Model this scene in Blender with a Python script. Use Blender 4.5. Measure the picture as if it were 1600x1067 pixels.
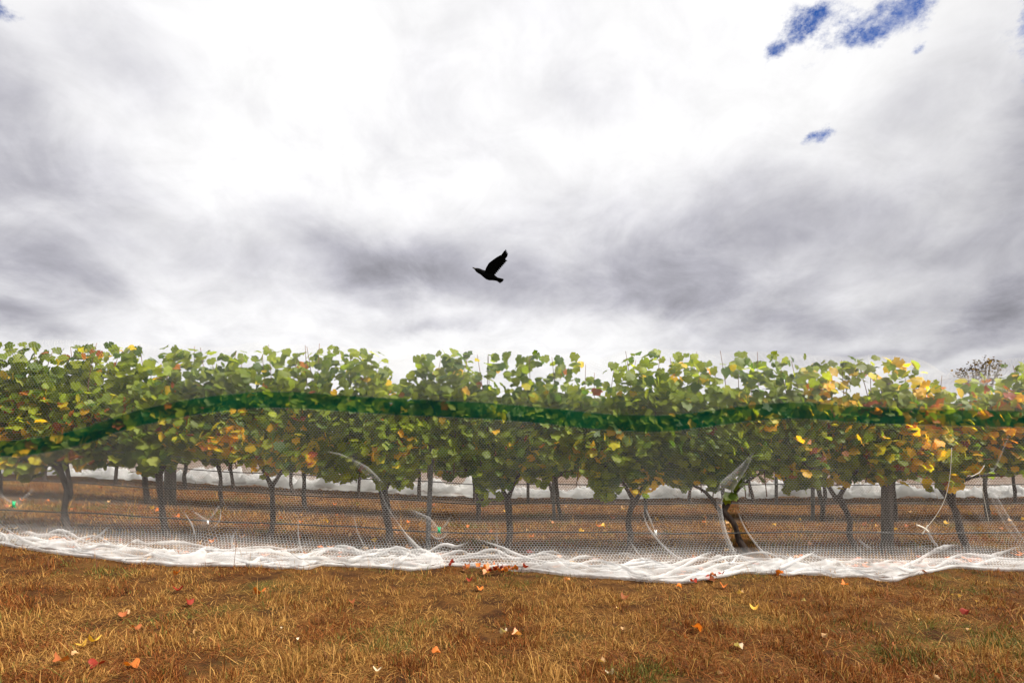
import bpy, bmesh, math, random
import numpy as np
from mathutils import Vector, Matrix

for o in list(bpy.data.objects):
    bpy.data.objects.remove(o, do_unlink=True)
random.seed(7)
RNG = np.random.default_rng(7)
SC = bpy.context.scene
COL = SC.collection
R = math.radians

# ------------------------------------------------------------------ camera
F, PX0, PY0, H = 850.0, 800.0, 698.0, 1.10      # photo pixels, horizon row, eye height
cam_d = bpy.data.cameras.new('camera')
cam = bpy.data.objects.new('camera', cam_d)
COL.objects.link(cam)
cam.location = (0, 0, H)
cam.rotation_euler = (R(90), 0, 0)
cam_d.sensor_width = 36
cam_d.lens = 36 * F / 1600
cam_d.shift_y = (PY0 - 533.5) / 1600
cam_d.clip_end = 3000
SC.camera = cam

# ------------------------------------------------------------------ view / render
SC.view_settings.view_transform = 'Standard'
SC.view_settings.look = 'None'
SC.view_settings.exposure = 0.85
SC.view_settings.gamma = 1
SC.view_settings.use_curve_mapping = False
SC.render.engine = 'CYCLES'
SC.cycles.use_denoising = True
SC.cycles.max_bounces = 6
SC.cycles.diffuse_bounces = 3
SC.cycles.transmission_bounces = 4
SC.cycles.transparent_max_bounces = 32
SC.cycles.caustics_reflective = False
SC.cycles.caustics_refractive = False

# ------------------------------------------------------------------ sun + sky
SUN_EL, SUN_AZ = 50.0, 114.0                     # degrees; azimuth from +Y towards +X
sun_d = bpy.data.lights.new('sun', 'SUN')
sun_d.energy = 5.0
sun_d.angle = R(11)
sun_d.color = (1.0, 0.93, 0.82)
sun = bpy.data.objects.new('sun', sun_d)
COL.objects.link(sun)
_sd = Vector((math.sin(R(SUN_AZ)) * math.cos(R(SUN_EL)), math.cos(R(SUN_AZ)) * math.cos(R(SUN_EL)), math.sin(R(SUN_EL))))
sun.rotation_euler = _sd.to_track_quat('Z', 'Y').to_euler()

world = bpy.data.worlds.new('World')
SC.world = world
world.use_nodes = True


class NT:
    """small helper for node trees"""
    def __init__(self, tree):
        self.t = tree
        tree.nodes.clear()

    def n(self, typ, **kw):
        nd = self.t.nodes.new(typ)
        for k, v in kw.items():
            setattr(nd, k, v)
        return nd

    def l(self, a, b):
        self.t.links.new(a, b)

    def put(self, sock, v):
        if hasattr(v, 'is_linked'):
            self.l(v, sock)
        else:
            sock.default_value = v

    def m(self, op, a, b=0.0, c=0.0, clamp=False):
        nd = self.n('ShaderNodeMath', operation=op, use_clamp=clamp)
        for s, v in zip(nd.inputs, (a, b, c)):
            self.put(s, v)
        return nd.outputs[0]

    def v(self, op, a, b=(0, 0, 0)):
        nd = self.n('ShaderNodeVectorMath', operation=op)
        self.put(nd.inputs[0], a)
        self.put(nd.inputs[1], b)
        return nd.outputs[1] if op in ('DOT_PRODUCT', 'LENGTH') else nd.outputs[0]

    def comb(self, x, y, z=0.0):
        nd = self.n('ShaderNodeCombineXYZ')
        for s, v in zip(nd.inputs, (x, y, z)):
            self.put(s, v)
        return nd.outputs[0]

    def noise(self, vec, scale, detail=4, rough=.55, dist=0.0, out=0):
        nd = self.n('ShaderNodeTexNoise')
        if vec is not None:
            self.l(vec, nd.inputs['Vector'])
        nd.inputs['Scale'].default_value = scale
        nd.inputs['Detail'].default_value = detail
        nd.inputs['Roughness'].default_value = rough
        nd.inputs['Distortion'].default_value = dist
        return nd.outputs[out]

    def mix(self, fac, a, b, blend='MIX'):
        nd = self.n('ShaderNodeMix', data_type='RGBA', blend_type=blend)
        self.put(nd.inputs[0], fac)
        self.put(nd.inputs[6], a)
        self.put(nd.inputs[7], b)
        return nd.outputs[2]

    def smooth(self, x, a, b, lo=0.0, hi=1.0):
        nd = self.n('ShaderNodeMapRange', interpolation_type='SMOOTHSTEP')
        self.put(nd.inputs[0], x)
        for i, q in enumerate((a, b, lo, hi)):
            nd.inputs[i + 1].default_value = q
        return nd.outputs[0]


def build_sky():
    t = NT(world.node_tree)
    out = t.n('ShaderNodeOutputWorld')
    sky = t.n('ShaderNodeTexSky', sky_type='NISHITA')
    sky.sun_disc = False
    sky.sun_elevation = R(SUN_EL)
    sky.sun_rotation = R(SUN_AZ)
    bg_sky = t.n('ShaderNodeBackground')
    blue = t.mix(1.0, sky.outputs[0], (.20, .50, 1.1, 1), 'MULTIPLY')
    t.l(blue, bg_sky.inputs[0])
    bg_sky.inputs[1].default_value = 0.06
    tc = t.n('ShaderNodeTexCoord')
    d = t.v('NORMALIZE', tc.outputs['Generated'])
    sp = t.n('ShaderNodeSeparateXYZ')
    t.l(d, sp.inputs[0])
    x, y, z = sp.outputs
    az = t.m('ARCTAN2', x, y)
    el = t.m('ARCSINE', z)
    # flat cloud deck seen in perspective
    den = t.m('ADD', t.m('MAXIMUM', z, 0.0), 0.42)
    deck = t.comb(t.m('DIVIDE', x, den), t.m('DIVIDE', y, den), 0.0)
    n1 = t.noise(deck, 2.1, 9, .60, .3)
    n2 = t.noise(t.v('ADD', deck, (7.3, 2.1, 1.7)), 4.6, 10, .58, .5)
    nc = t.n('ShaderNodeTexNoise')
    t.l(deck, nc.inputs['Vector'])
    nc.inputs['Scale'].default_value = 2.6
    nc.inputs['Detail'].default_value = 7
    nc.inputs['Roughness'].default_value = .6
    w = t.v('MULTIPLY', t.v('SUBTRACT', nc.outputs[1], (.5, .5, .5)), (.20, .13, 0))
    ae = t.v('ADD', t.comb(az, el, 0.0), w)

    def blob(px, py, rx, ry, vec=ae):
        def ang(a, b):
            u, v = (a - PX0) / F, (PY0 - b) / F
            return math.atan(u), math.atan(v / math.sqrt(1 + u * u))
        a0, e0 = ang(px, py)
        ra = abs(ang(px + rx, py)[0] - ang(px - rx, py)[0]) / 2
        re = abs(ang(px, py + ry)[1] - ang(px, py - ry)[1]) / 2
        q = t.v('MULTIPLY', t.v('SUBTRACT', vec, (a0, e0, 0)), (1 / ra, 1 / re, 0))
        return t.m('POWER', 2.71828, t.m('MULTIPLY', t.v('DOT_PRODUCT', q, q), -1.0))

    # grey cloud bellies
    dark = [(60, 420, 150, 70, .62), (30, 250, 190, 85, .50), (190, 90, 110, 85, .34), (10, 505, 120, 26, .50),
            (-120, 330, 160, 160, .5), (330, 380, 130, 45, .20),
            (610, 405, 130, 55, .72), (790, 440, 190, 42, .44), (1090, 400, 190, 80, .56), (930, 350, 240, 60, .26),
            (1010, 475, 230, 26, .46), (700, 512, 90, 13, .32), (1250, 500, 170, 24, .34),
            (1565, 478, 85, 34, .80), (1530, 400, 150, 70, .34), (1620, 290, 110, 100, .26), (1400, 540, 250, 16, .30),
            (1440, 165, 95, 60, .20), (1510, 60, 90, 60, .10), (930, 150, 110, 45, .16), (1230, 275, 110, 40, .16),
            (1320, 330, 150, 50, .2), (1560, 585, 160, 30, .40), (1680, 120, 120, 120, .5), (-60, 80, 110, 90, .5)]
    acc = None
    for b in dark:
        g = t.m('MULTIPLY', blob(*b[:4]), b[4])
        acc = g if acc is None else t.m('ADD', acc, g)
    # broken up by the deck noise; away from the named bellies the deck itself is mottled
    mod = t.m('MAXIMUM', t.m('ADD', t.m('MULTIPLY', n2, 3.2), -.35), .1)
    dk = t.m('MULTIPLY', acc, mod)
    mott = t.smooth(n1, .42, .72, 0, .30)
    dk = t.m('ADD', dk, mott)
    # brighter where the sun stands behind the cloud
    bright = Vector((-.22, 1.0, .72)).normalized()
    sdv = t.v('DOT_PRODUCT', d, tuple(bright))
    glow = t.smooth(sdv, .55, 1.0, 0.0, .5)
    dk = t.m('MULTIPLY', dk, t.m('SUBTRACT', 1.0, t.m('MULTIPLY', glow, .35)))
    n3 = t.noise(t.v('ADD', deck, (1.3, 5.2, .4)), 7.5, 10, .60, .6)
    fluff = t.m('ADD', .78, t.m('MULTIPLY', n3, .44))
    lum = t.m('MULTIPLY', t.m('MULTIPLY', t.m('ADD', .615, t.m('MULTIPLY', glow, .26)), fluff), t.m('POWER', 2.71828, t.m('MULTIPLY', dk, -.86)))
    ccol = t.mix(t.m('MULTIPLY', dk, 1.3, clamp=True), (1.0, .995, 1.0, 1), (.905, .895, 1.0, 1))
    cl = t.v('MULTIPLY', ccol, t.comb(lum, lum, lum))
    bg_cl = t.n('ShaderNodeBackground')
    t.l(cl, bg_cl.inputs[0])
    bg_cl.inputs[1].default_value = 0.78
    # blue holes in the deck
    ae2 = t.v('ADD', t.comb(az, el, 0.0), t.v('MULTIPLY', w, (.6, .6, 0)))
    holes = [(1325, 30, 145, 46, .78), (1262, 28, 34, 28, .55), (1395, 24, 55, 24, .80), (1430, 74, 17, 13, .75), (1210, 74, 15, 15, .75),
             (1292, 195, 27, 15, .95), (1640, 10, 62, 90, 1.1), (-30, -10, 60, 52, .9), (1128, 80, 9, 10, .5)]
    hs = None
    for b in holes:
        g = t.m('MULTIPLY', blob(*b[:4], vec=ae2), b[4])
        hs = g if hs is None else t.m('ADD', hs, g)
    nh = t.noise(deck, 15.0, 9, .70)
    hmask = t.smooth(t.m('ADD', hs, t.m('MULTIPLY', t.m('SUBTRACT', nh, .5), 3.2)), .36, 1.20)
    hmask = t.m('MULTIPLY', hmask, t.smooth(hs, .05, .35))
    hmask = t.m('MULTIPLY', hmask, t.smooth(t.noise(deck, 17.0, 8, .7), .28, .60, .35, 1.0))
    mx = t.n('ShaderNodeMixShader')
    t.l(hmask, mx.inputs[0])
    t.l(bg_cl.outputs[0], mx.inputs[1])
    t.l(bg_sky.outputs[0], mx.inputs[2])
    t.l(mx.outputs[0], out.inputs[0])


build_sky()
world.cycles.sampling_method = 'MANUAL'
world.cycles.sample_map_resolution = 512

# ------------------------------------------------------------------ numbers
ROWS = (5.60, 8.10, 10.60)                        # distance of the three vine rows


def vnoise(x, y, seed=0):
    """smooth 2-D value noise in 0..1, vectorised"""
    x = np.asarray(x, float); y = np.asarray(y, float)
    xi = np.floor(x).astype(np.int64); yi = np.floor(y).astype(np.int64)
    fx = x - xi; fy = y - yi
    fx = fx * fx * (3 - 2 * fx); fy = fy * fy * (3 - 2 * fy)

    def h(a, b):
        v = (a * 374761393 + b * 668265263 + seed * 1442695041) & 0xFFFFFFFF
        v = ((v ^ (v >> 13)) * 1274126177) & 0xFFFFFFFF
        v = ((v ^ (v >> 16)) * 2246822519) & 0xFFFFFFFF
        return (v & 0xFFFFFF) / float(0xFFFFFF)
    return (h(xi, yi) * (1 - fx) + h(xi + 1, yi) * fx) * (1 - fy) + (h(xi, yi + 1) * (1 - fx) + h(xi + 1, yi + 1) * fx) * fy


def fbm(x, y, seed=0, n=4):
    s = 0; a = .5
    for k in range(n):
        s = s + a * vnoise(np.asarray(x) * 2 ** k, np.asarray(y) * 2 ** k, seed + k)
        a *= .5
    return s / (1 - .5 ** n)


def ground(x, y):
    x = np.asarray(x, float); y = np.asarray(y, float)
    q = np.clip(-x - .3, 0, 22)
    s = .052 * (np.sqrt(q * q + .35 ** 2) - .35)
    far = np.clip((np.hypot(x, y) - 25) / 60, 0, 1)
    b = .045 * (fbm(x * 1.1, y * 1.1, 3, 4) - .5) + .02 * (fbm(x * 5, y * 5, 9, 3) - .5)
    return s + b * (1 - far)


def g1(x, y):
    return float(ground(x, y))


def at(px, py, D):
    return Vector(((px - PX0) * D / F, D, H - (py - PY0) * D / F))


def hit(px, py):
    """point of the ground seen at a photo pixel"""
    D = 4.0
    for _ in range(25):
        gz = .052 * max(0, -(px - PX0) * D / F - .5)
        D = F * (H - gz) / (py - PY0)
    return ((px - PX0) * D / F, D)


# ------------------------------------------------------------------ object helpers
def mesh_obj(name, verts, faces, mat, parent=None, col=None, smooth=True, attrs=None):
    me = bpy.data.meshes.new(name)
    if isinstance(faces, np.ndarray):
        faces_l = faces
        nv = len(verts)
        me.vertices.add(nv)
        me.vertices.foreach_set('co', np.asarray(verts, np.float32).ravel())
        k = faces_l.shape[1]
        me.loops.add(faces_l.size)
        me.loops.foreach_set('vertex_index', faces_l.astype(np.int32).ravel())
        me.polygons.add(len(faces_l))
        me.polygons.foreach_set('loop_start', np.arange(0, faces_l.size, k, dtype=np.int32))
        me.update(calc_edges=True)
    else:
        me.from_pydata([tuple(v) for v in verts], [], faces)
        me.update()
    if smooth:
        me.polygons.foreach_set('use_smooth', np.ones(len(me.polygons), bool))
    if col is not None:
        a = me.color_attributes.new('Col', 'FLOAT_COLOR', 'POINT')
        c = np.ones((len(verts), 4), np.float32)
        c[:, :3] = col
        a.data.foreach_set('color', c.ravel())
    for k, v in (attrs or {}).items():
        a = me.attributes.new(k, 'FLOAT', 'POINT')
        a.data.foreach_set('value', np.asarray(v, np.float32).ravel())
    if mat:
        me.materials.append(mat)
    o = bpy.data.objects.new(name, me)
    COL.objects.link(o)
    if parent:
        o.parent = parent
    return o


def mixed_faces(tris, quads):
    return [tuple(f) for f in tris] + [tuple(f) for f in quads]


def tag(o, label=None, cat=None, group=None, kind=None):
    if label: o['label'] = label
    if cat: o['category'] = cat
    if group: o['group'] = group
    if kind: o['kind'] = kind
    return o


def empty(name, loc, label, cat, group=None):
    o = bpy.data.objects.new(name, None)
    COL.objects.link(o)
    o.location = loc
    o.empty_display_size = .1
    return tag(o, label, cat, group)


def tube(path, radii, sides=7, wob=0.0, seed=0):
    """tapered tube along a polyline; returns verts, quads (with end caps)"""
    rg = random.Random(seed)
    P = [Vector(p) for p in path]
    V, Fc = [], []
    up = Vector((.13, .97, .2)).normalized()
    ph = [rg.uniform(-1, 1) for _ in range(sides)]
    for i, p in enumerate(P):
        tn = (P[min(i + 1, len(P) - 1)] - P[max(i - 1, 0)]).normalized()
        a = tn.cross(up)
        if a.length < 1e-3:
            a = tn.cross(Vector((1, 0, 0)))
        a.normalize(); b = tn.cross(a).normalized()
        for k in range(sides):
            an = 2 * math.pi * k / sides
            r = radii[i] * (1 + wob * (ph[k] * .6 + rg.uniform(-.5, .5)))
            V.append(p + a * math.cos(an) * r + b * math.sin(an) * r)
    for i in range(len(P) - 1):
        for k in range(sides):
            k2 = (k + 1) % sides
            Fc.append((i * sides + k, i * sides + k2, (i + 1) * sides + k2, (i + 1) * sides + k))
    Fc.append(tuple(range(sides - 1, -1, -1)))
    Fc.append(tuple((len(P) - 1) * sides + k for k in range(sides)))
    return V, Fc


def catmull(pts, n):
    """n samples per span through the points"""
    P = [Vector(p) for p in pts]
    out = []
    for i in range(len(P) - 1):
        p0, p1, p2, p3 = P[max(i - 1, 0)], P[i], P[i + 1], P[min(i + 2, len(P) - 1)]
        for k in range(n):
            u = k / n
            out.append(.5 * ((2 * p1) + (p2 - p0) * u + (2 * p0 - 5 * p1 + 4 * p2 - p3) * u * u + (3 * p1 - p0 - 3 * p2 + p3) * u ** 3))
    out.append(P[-1])
    return out


# ------------------------------------------------------------------ materials
def new_mat(name):
    m = bpy.data.materials.new(name)
    m.use_nodes = True
    return m, NT(m.node_tree)


def mat_leaf(name, trans=.45, rough=.5):
    m, t = new_mat(name)
    out = t.n('ShaderNodeOutputMaterial')
    at_ = t.n('ShaderNodeAttribute', attribute_name='Col')
    oi = t.n('ShaderNodeObjectInfo')
    tc = t.n('ShaderNodeTexCoord')
    geo = t.n('ShaderNodeNewGeometry')
    n = t.noise(geo.outputs['Position'], 38, 4, .6)
    f = t.m('ADD', t.m('MULTIPLY', n, .8), t.m('ADD', t.m('MULTIPLY', oi.outputs['Random'], .45), .38))
    c = t.v('MULTIPLY', at_.outputs[0], t.comb(f, f, f))
    rn = t.noise(geo.outputs['Position'], 90, 2, .6)
    c = t.mix(t.smooth(rn, .64, .74, 0, .7), c, (.19, .10, .03, 1))
    bs = t.n('ShaderNodeBsdfPrincipled')
    t.l(c, bs.inputs['Base Color'])
    bs.inputs['Roughness'].default_value = rough
    bs.inputs['Specular IOR Level'].default_value = .3
    tr = t.n('ShaderNodeBsdfTranslucent')
    t.l(t.v('MULTIPLY', c, (2.1, 2.1, .7)), tr.inputs[0])
    mx = t.n('ShaderNodeMixShader')
    mx.inputs[0].default_value = trans
    t.l(bs.outputs[0], mx.inputs[1])
    t.l(tr.outputs[0], mx.inputs[2])
    t.l(mx.outputs[0], out.inputs[0])
    return m


def mat_simple(name, a, b, scale, rough=.8, bump=.4, bscale=None, stretch=(1, 1, 1), metal=0):
    m, t = new_mat(name)
    out = t.n('ShaderNodeOutputMaterial')
    bs = t.n('ShaderNodeBsdfPrincipled')
    geo = t.n('ShaderNodeNewGeometry')
    p = t.v('MULTIPLY', geo.outputs['Position'], stretch)
    n = t.noise(p, scale, 6, .65)
    t.l(t.mix(t.smooth(n, .3, .7), (*a, 1), (*b, 1)), bs.inputs['Base Color'])
    bs.inputs['Roughness'].default_value = rough
    bs.inputs['Metallic'].default_value = metal
    if bump:
        bp = t.n('ShaderNodeBump')
        bp.inputs['Strength'].default_value = bump
        bp.inputs['Distance'].default_value = .01
        t.l(t.noise(p, bscale or scale * 2, 5, .6), bp.inputs['Height'])
        t.l(bp.outputs[0], bs.inputs['Normal'])
    t.l(bs.outputs[0], out.inputs[0])
    return m


def mat_net(name, col, trans=.35, col2=None):
    m, t = new_mat(name)
    out = t.n('ShaderNodeOutputMaterial')
    bs = t.n('ShaderNodeBsdfDiffuse')
    bs.inputs[0].default_value = (*col, 1)
    tr = t.n('ShaderNodeBsdfTranslucent')
    tr.inputs[0].default_value = (*col, 1)
    if col2:
        geo = t.n('ShaderNodeNewGeometry')
        cc = t.mix(t.smooth(t.noise(t.v('MULTIPLY', geo.outputs['Position'], (1, 1, 3)), 2.2, 5, .6), .40, .62), (*col, 1), (*col2, 1))
        t.l(cc, bs.inputs[0]); t.l(cc, tr.inputs[0])
    mx = t.n('ShaderNodeMixShader')
    mx.inputs[0].default_value = trans
    t.l(bs.outputs[0], mx.inputs[1]); t.l(tr.outputs[0], mx.inputs[2])
    t.l(mx.outputs[0], out.inputs[0])
    return m


def mat_gathered(name, col=(.80, .79, .80), grain=260):
    """net bunched in several layers: how dense it lies comes from the mesh attribute 'dens'"""
    m, t = new_mat(name)
    out = t.n('ShaderNodeOutputMaterial')
    at_ = t.n('ShaderNodeAttribute', attribute_name='dens')
    geo = t.n('ShaderNodeNewGeometry')
    vo = t.n('ShaderNodeTexVoronoi', feature='DISTANCE_TO_EDGE')
    t.l(geo.outputs['Position'], vo.inputs['Vector'])
    vo.inputs['Scale'].default_value = grain * .42
    big = t.noise(geo.outputs['Position'], 9, 4, .6)
    dens = t.m('MULTIPLY', at_.outputs['Fac'], t.m('ADD', t.m('MULTIPLY', big, .9), .55))
    lim = t.m('MULTIPLY', dens, .42)
    thread = t.m('LESS_THAN', vo.outputs[0], lim)
    al = t.m('MINIMUM', t.m('ADD', t.m('MULTIPLY', thread, .08), t.m('MULTIPLY', dens, .80)), .97)
    bs = t.n('ShaderNodeBsdfDiffuse'); bs.inputs[0].default_value = (*col, 1)
    tr = t.n('ShaderNodeBsdfTranslucent'); tr.inputs[0].default_value = (*col, 1)
    bp = t.n('ShaderNodeBump')
    bp.inputs['Strength'].default_value = .35
    bp.inputs['Distance'].default_value = .01
    t.l(t.noise(geo.outputs['Position'], 30, 3, .5), bp.inputs['Height'])
    t.l(bp.outputs[0], bs.inputs['Normal'])
    mx = t.n('ShaderNodeMixShader'); mx.inputs[0].default_value = .4
    t.l(bs.outputs[0], mx.inputs[1]); t.l(tr.outputs[0], mx.inputs[2])
    tp = t.n('ShaderNodeBsdfTransparent')
    m2 = t.n('ShaderNodeMixShader')
    t.l(al, m2.inputs[0]); t.l(tp.outputs[0], m2.inputs[1]); t.l(mx.outputs[0], m2.inputs[2])
    t.l(m2.outputs[0], out.inputs[0])
    return m


M_LEAF = mat_leaf('vine_leaf', .55)
M_DRY = mat_leaf('dry_leaf', .2, .7)
M_BARK = mat_simple('vine_bark', (.018, .012, .010), (.085, .060, .048), 30, .95, 1.0, 60, (1, 1, .25))
M_CANE = mat_simple('cane_bark', (.10, .045, .022), (.19, .09, .045), 40, .7, .3)
M_POST = mat_simple('weathered_post', (.045, .037, .030), (.13, .108, .090), 18, .9, .7, 50, (1, 1, .12))
M_STEEL = mat_simple('dull_steel', (.09, .095, .10), (.18, .185, .19), 25, .55, .2, metal=.3)
M_HOSE = mat_simple('black_hose', (.012, .012, .013), (.035, .033, .032), 20, .55, .2)
M_WIRE = mat_simple('grey_wire', (.10, .10, .10), (.2, .2, .2), 20, .5, 0)
M_NET = mat_net('white_net', (.66, .66, .66))
M_NETFAR = mat_net('white_net_far', (.80, .80, .80))
M_BAND = mat_net('green_band', (.003, .100, .052), .35, (.002, .050, .042))
M_GATHER = mat_gathered('gathered_net', (.70, .70, .71))
M_CLIP = mat_simple('green_plastic', (.01, .30, .12), (.02, .42, .18), 30, .4, 0)
M_WCLIP = mat_simple('white_plastic', (.7, .7, .68), (.8, .8, .78), 30, .5, 0)
M_STRING = mat_simple('pale_string', (.55, .50, .42), (.7, .66, .58), 80, .9, .4)
M_BIRD = mat_simple('black_feather', (.002, .002, .002), (.004, .004, .0045), 60, .95, .3)
M_BIRD.node_tree.nodes['Principled BSDF'].inputs['Specular IOR Level'].default_value = .05
M_BEAK = mat_simple('dark_horn', (.03, .03, .033), (.06, .06, .062), 30, .5, .1)


def mat_grass():
    m, t = new_mat('grass_blades')
    out = t.n('ShaderNodeOutputMaterial')
    at_ = t.n('ShaderNodeAttribute', attribute_name='Col')
    bs = t.n('ShaderNodeBsdfPrincipled')
    t.l(at_.outputs[0], bs.inputs['Base Color'])
    bs.inputs['Roughness'].default_value = .65
    bs.inputs['Specular IOR Level'].default_value = .25
    tr = t.n('ShaderNodeBsdfTranslucent')
    t.l(at_.outputs[0], tr.inputs[0])
    mx = t.n('ShaderNodeMixShader'); mx.inputs[0].default_value = .3
    t.l(bs.outputs[0], mx.inputs[1]); t.l(tr.outputs[0], mx.inputs[2])
    t.l(mx.outputs[0], out.inputs[0])
    return m


M_GRASS = mat_grass()


def mat_ground():
    m, t = new_mat('dry_ground')
    out = t.n('ShaderNodeOutputMaterial')
    bs = t.n('ShaderNodeBsdfPrincipled')
    geo = t.n('ShaderNodeNewGeometry')
    p = geo.outputs['Position']
    sp = t.n('ShaderNodeSeparateXYZ'); t.l(p, sp.inputs[0])
    big = t.noise(p, .9, 5, .6)
    mid = t.noise(p, 5, 6, .65)
    fine = t.noise(t.v('MULTIPLY', p, (1, .6, 1)), 60, 5, .7)
    soil = t.mix(fine, (.012, .006, .003, 1), (.065, .026, .009, 1))
    straw = t.mix(fine, (.032, .013, .004, 1), (.16, .072, .019, 1))
    c = t.mix(t.smooth(mid, .36, .58), soil, straw)
    green = t.mix(fine, (.03, .04, .008, 1), (.10, .11, .025, 1))
    c = t.mix(t.smooth(big, .55, .72, 0, .65), c, green)
    # bare sprayed strip of earth under every row
    strip = None
    for Y in ROWS + (13.1, 15.6):
        dd = t.m('ABSOLUTE', t.m('SUBTRACT', t.m('ADD', sp.outputs[1], t.m('MULTIPLY', t.m('SUBTRACT', mid, .5), .5)), Y))
        s = t.smooth(dd, .42, .18, 0, .85) if False else t.m('SUBTRACT', 1.0, t.smooth(dd, .12, .36))
        strip = s if strip is None else t.m('MAXIMUM', strip, s)
    earth = t.mix(fine, (.035, .022, .015, 1), (.13, .085, .058, 1))
    c = t.mix(t.m('MULTIPLY', strip, .85), c, earth)
    t.l(c, bs.inputs['Base Color'])
    bs.inputs['Roughness'].default_value = .95
    bs.inputs['Specular IOR Level'].default_value = .1
    bp = t.n('ShaderNodeBump'); bp.inputs['Strength'].default_value = .8; bp.inputs['Distance'].default_value = .02
    t.l(fine, bp.inputs['Height']); t.l(bp.outputs[0], bs.inputs['Normal'])
    t.l(bs.outputs[0], out.inputs[0])
    return m


# ------------------------------------------------------------------ ground sheet
def build_ground():
    def axis(lo, hi, step, far):
        a = list(np.arange(lo, hi + 1e-6, step))
        d = step; x = a[0]
        left = []
        while x > -far:
            d *= 1.35; x -= d; left.append(x)
        d = step; x = a[-1]; right = []
        while x < far:
            d *= 1.35; x += d; right.append(x)
        return np.array(left[::-1] + a + right)
    xs = axis(-9, 9, .09, 1500); ys = axis(1.6, 12.5, .09, 1500)
    X, Y = np.meshgrid(xs, ys)
    Z = ground(X, Y)
    V = np.stack([X.ravel(), Y.ravel(), Z.ravel()], 1)
    nx, ny = len(xs), len(ys)
    i = np.arange(nx - 1)[None, :] + nx * np.arange(ny - 1)[:, None]
    Fq = np.stack([i, i + 1, i + nx + 1, i + nx], -1).reshape(-1, 4)
    o = mesh_obj('ground', V, Fq, mat_ground())
    tag(o, 'dry straw coloured ground with bare earth strips under the vine rows', kind='structure')


build_ground()

# ------------------------------------------------------------------ canopy outline of the front row (from the photograph, as metres on the row)
TOP_PX = [(-120, 560), (0, 562), (40, 538), (100, 534), (150, 540), (205, 537), (235, 550), (270, 545), (300, 542), (322, 556), (350, 546), (368, 548),
          (384, 566), (400, 545), (420, 538), (440, 554), (470, 542), (500, 551), (520, 545), (560, 547), (600, 552), (608, 580), (614, 596),
          (634, 596), (639, 560), (662, 555), (700, 548), (730, 550), (760, 554), (790, 548), (806, 562), (830, 556), (858, 558), (880, 556), (905, 562),
          (925, 570), (936, 586), (958, 562), (1000, 549), (1070, 551), (1092, 564), (1108, 566), (1122, 560), (1150, 553), (1230, 558), (1290, 562),
          (1340, 566), (1362, 558), (1405, 565), (1418, 588), (1440, 594), (1470, 586), (1520, 584), (1545, 590), (1575, 566), (1600, 562), (1720, 560)]
BOT_PX = [(-120, 735), (0, 730), (60, 742), (110, 722), (150, 742), (200, 720), (250, 748), (300, 712), (330, 705), (390, 735), (450, 728), (480, 742), (545, 752), (600, 748),
          (640, 762), (662, 724), (735, 722), (746, 782), (780, 782), (800, 745), (850, 758), (868, 732), (912, 735), (930, 785), (960, 790), (975, 745), (1000, 762),
          (1060, 762), (1120, 752), (1140, 752), (1190, 742), (1230, 768), (1290, 752), (1350, 762), (1400, 758), (1430, 728), (1480, 742),
          (1530, 748), (1600, 735), (1720, 735)]
D1 = ROWS[0]


def px2x(px, D=D1): return (px - PX0) * D / F
def py2z(py, D=D1): return H - (py - PY0) * D / F


HEADS = [(px2x(a), py2z(b)) for a, b in ((-70, 720), (88, 730), (262, 745), (425, 752), (598, 766), (793, 772), (992, 778), (1128, 792), (1306, 772), (1472, 762), (1650, 760))]
TX = np.array([px2x(p[0]) for p in TOP_PX]); TZ = np.array([py2z(p[1]) for p in TOP_PX])
BX = np.array([px2x(p[0]) for p in BOT_PX]); BZ = np.array([py2z(p[1]) for p in BOT_PX])


def top_z(x): return np.interp(x, TX, TZ)
def bot_z(x):
    b = np.interp(x, BX, BZ)
    for hx, hz in HEADS:
        b = np.minimum(b, hz - .02 + np.abs(x - hx) * 1.1)
    return b


GAPS_PX = [(332, 600, 9, 10), (622, 575, 15, 26), (845, 582, 17, 12), (1135, 598, 16, 17), (1345, 610, 24, 8), (930, 574, 12, 14),
           (88, 566, 8, 14), (1130, 578, 10, 10), (316, 575, 6, 8), (905, 585, 10, 8), (1395, 597, 10, 12), (758, 600, 6, 8), (1300, 588, 12, 10), (100, 575, 6, 6),
           (880, 745, 22, 12), (700, 748, 26, 14), (1075, 600, 5, 5), (505, 562, 5, 5), (1350, 585, 10, 10), (575, 600, 6, 5)]
_gr = random.Random(77)
GAPS_PX += [(_gr.uniform(20, 1590), _gr.uniform(568, 612), _gr.uniform(4, 10), _gr.uniform(4, 9)) for _ in range(55)]
GAPS = [(px2x(a), py2z(b), c * D1 / F, d * D1 / F) for a, b, c, d in GAPS_PX]
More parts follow.
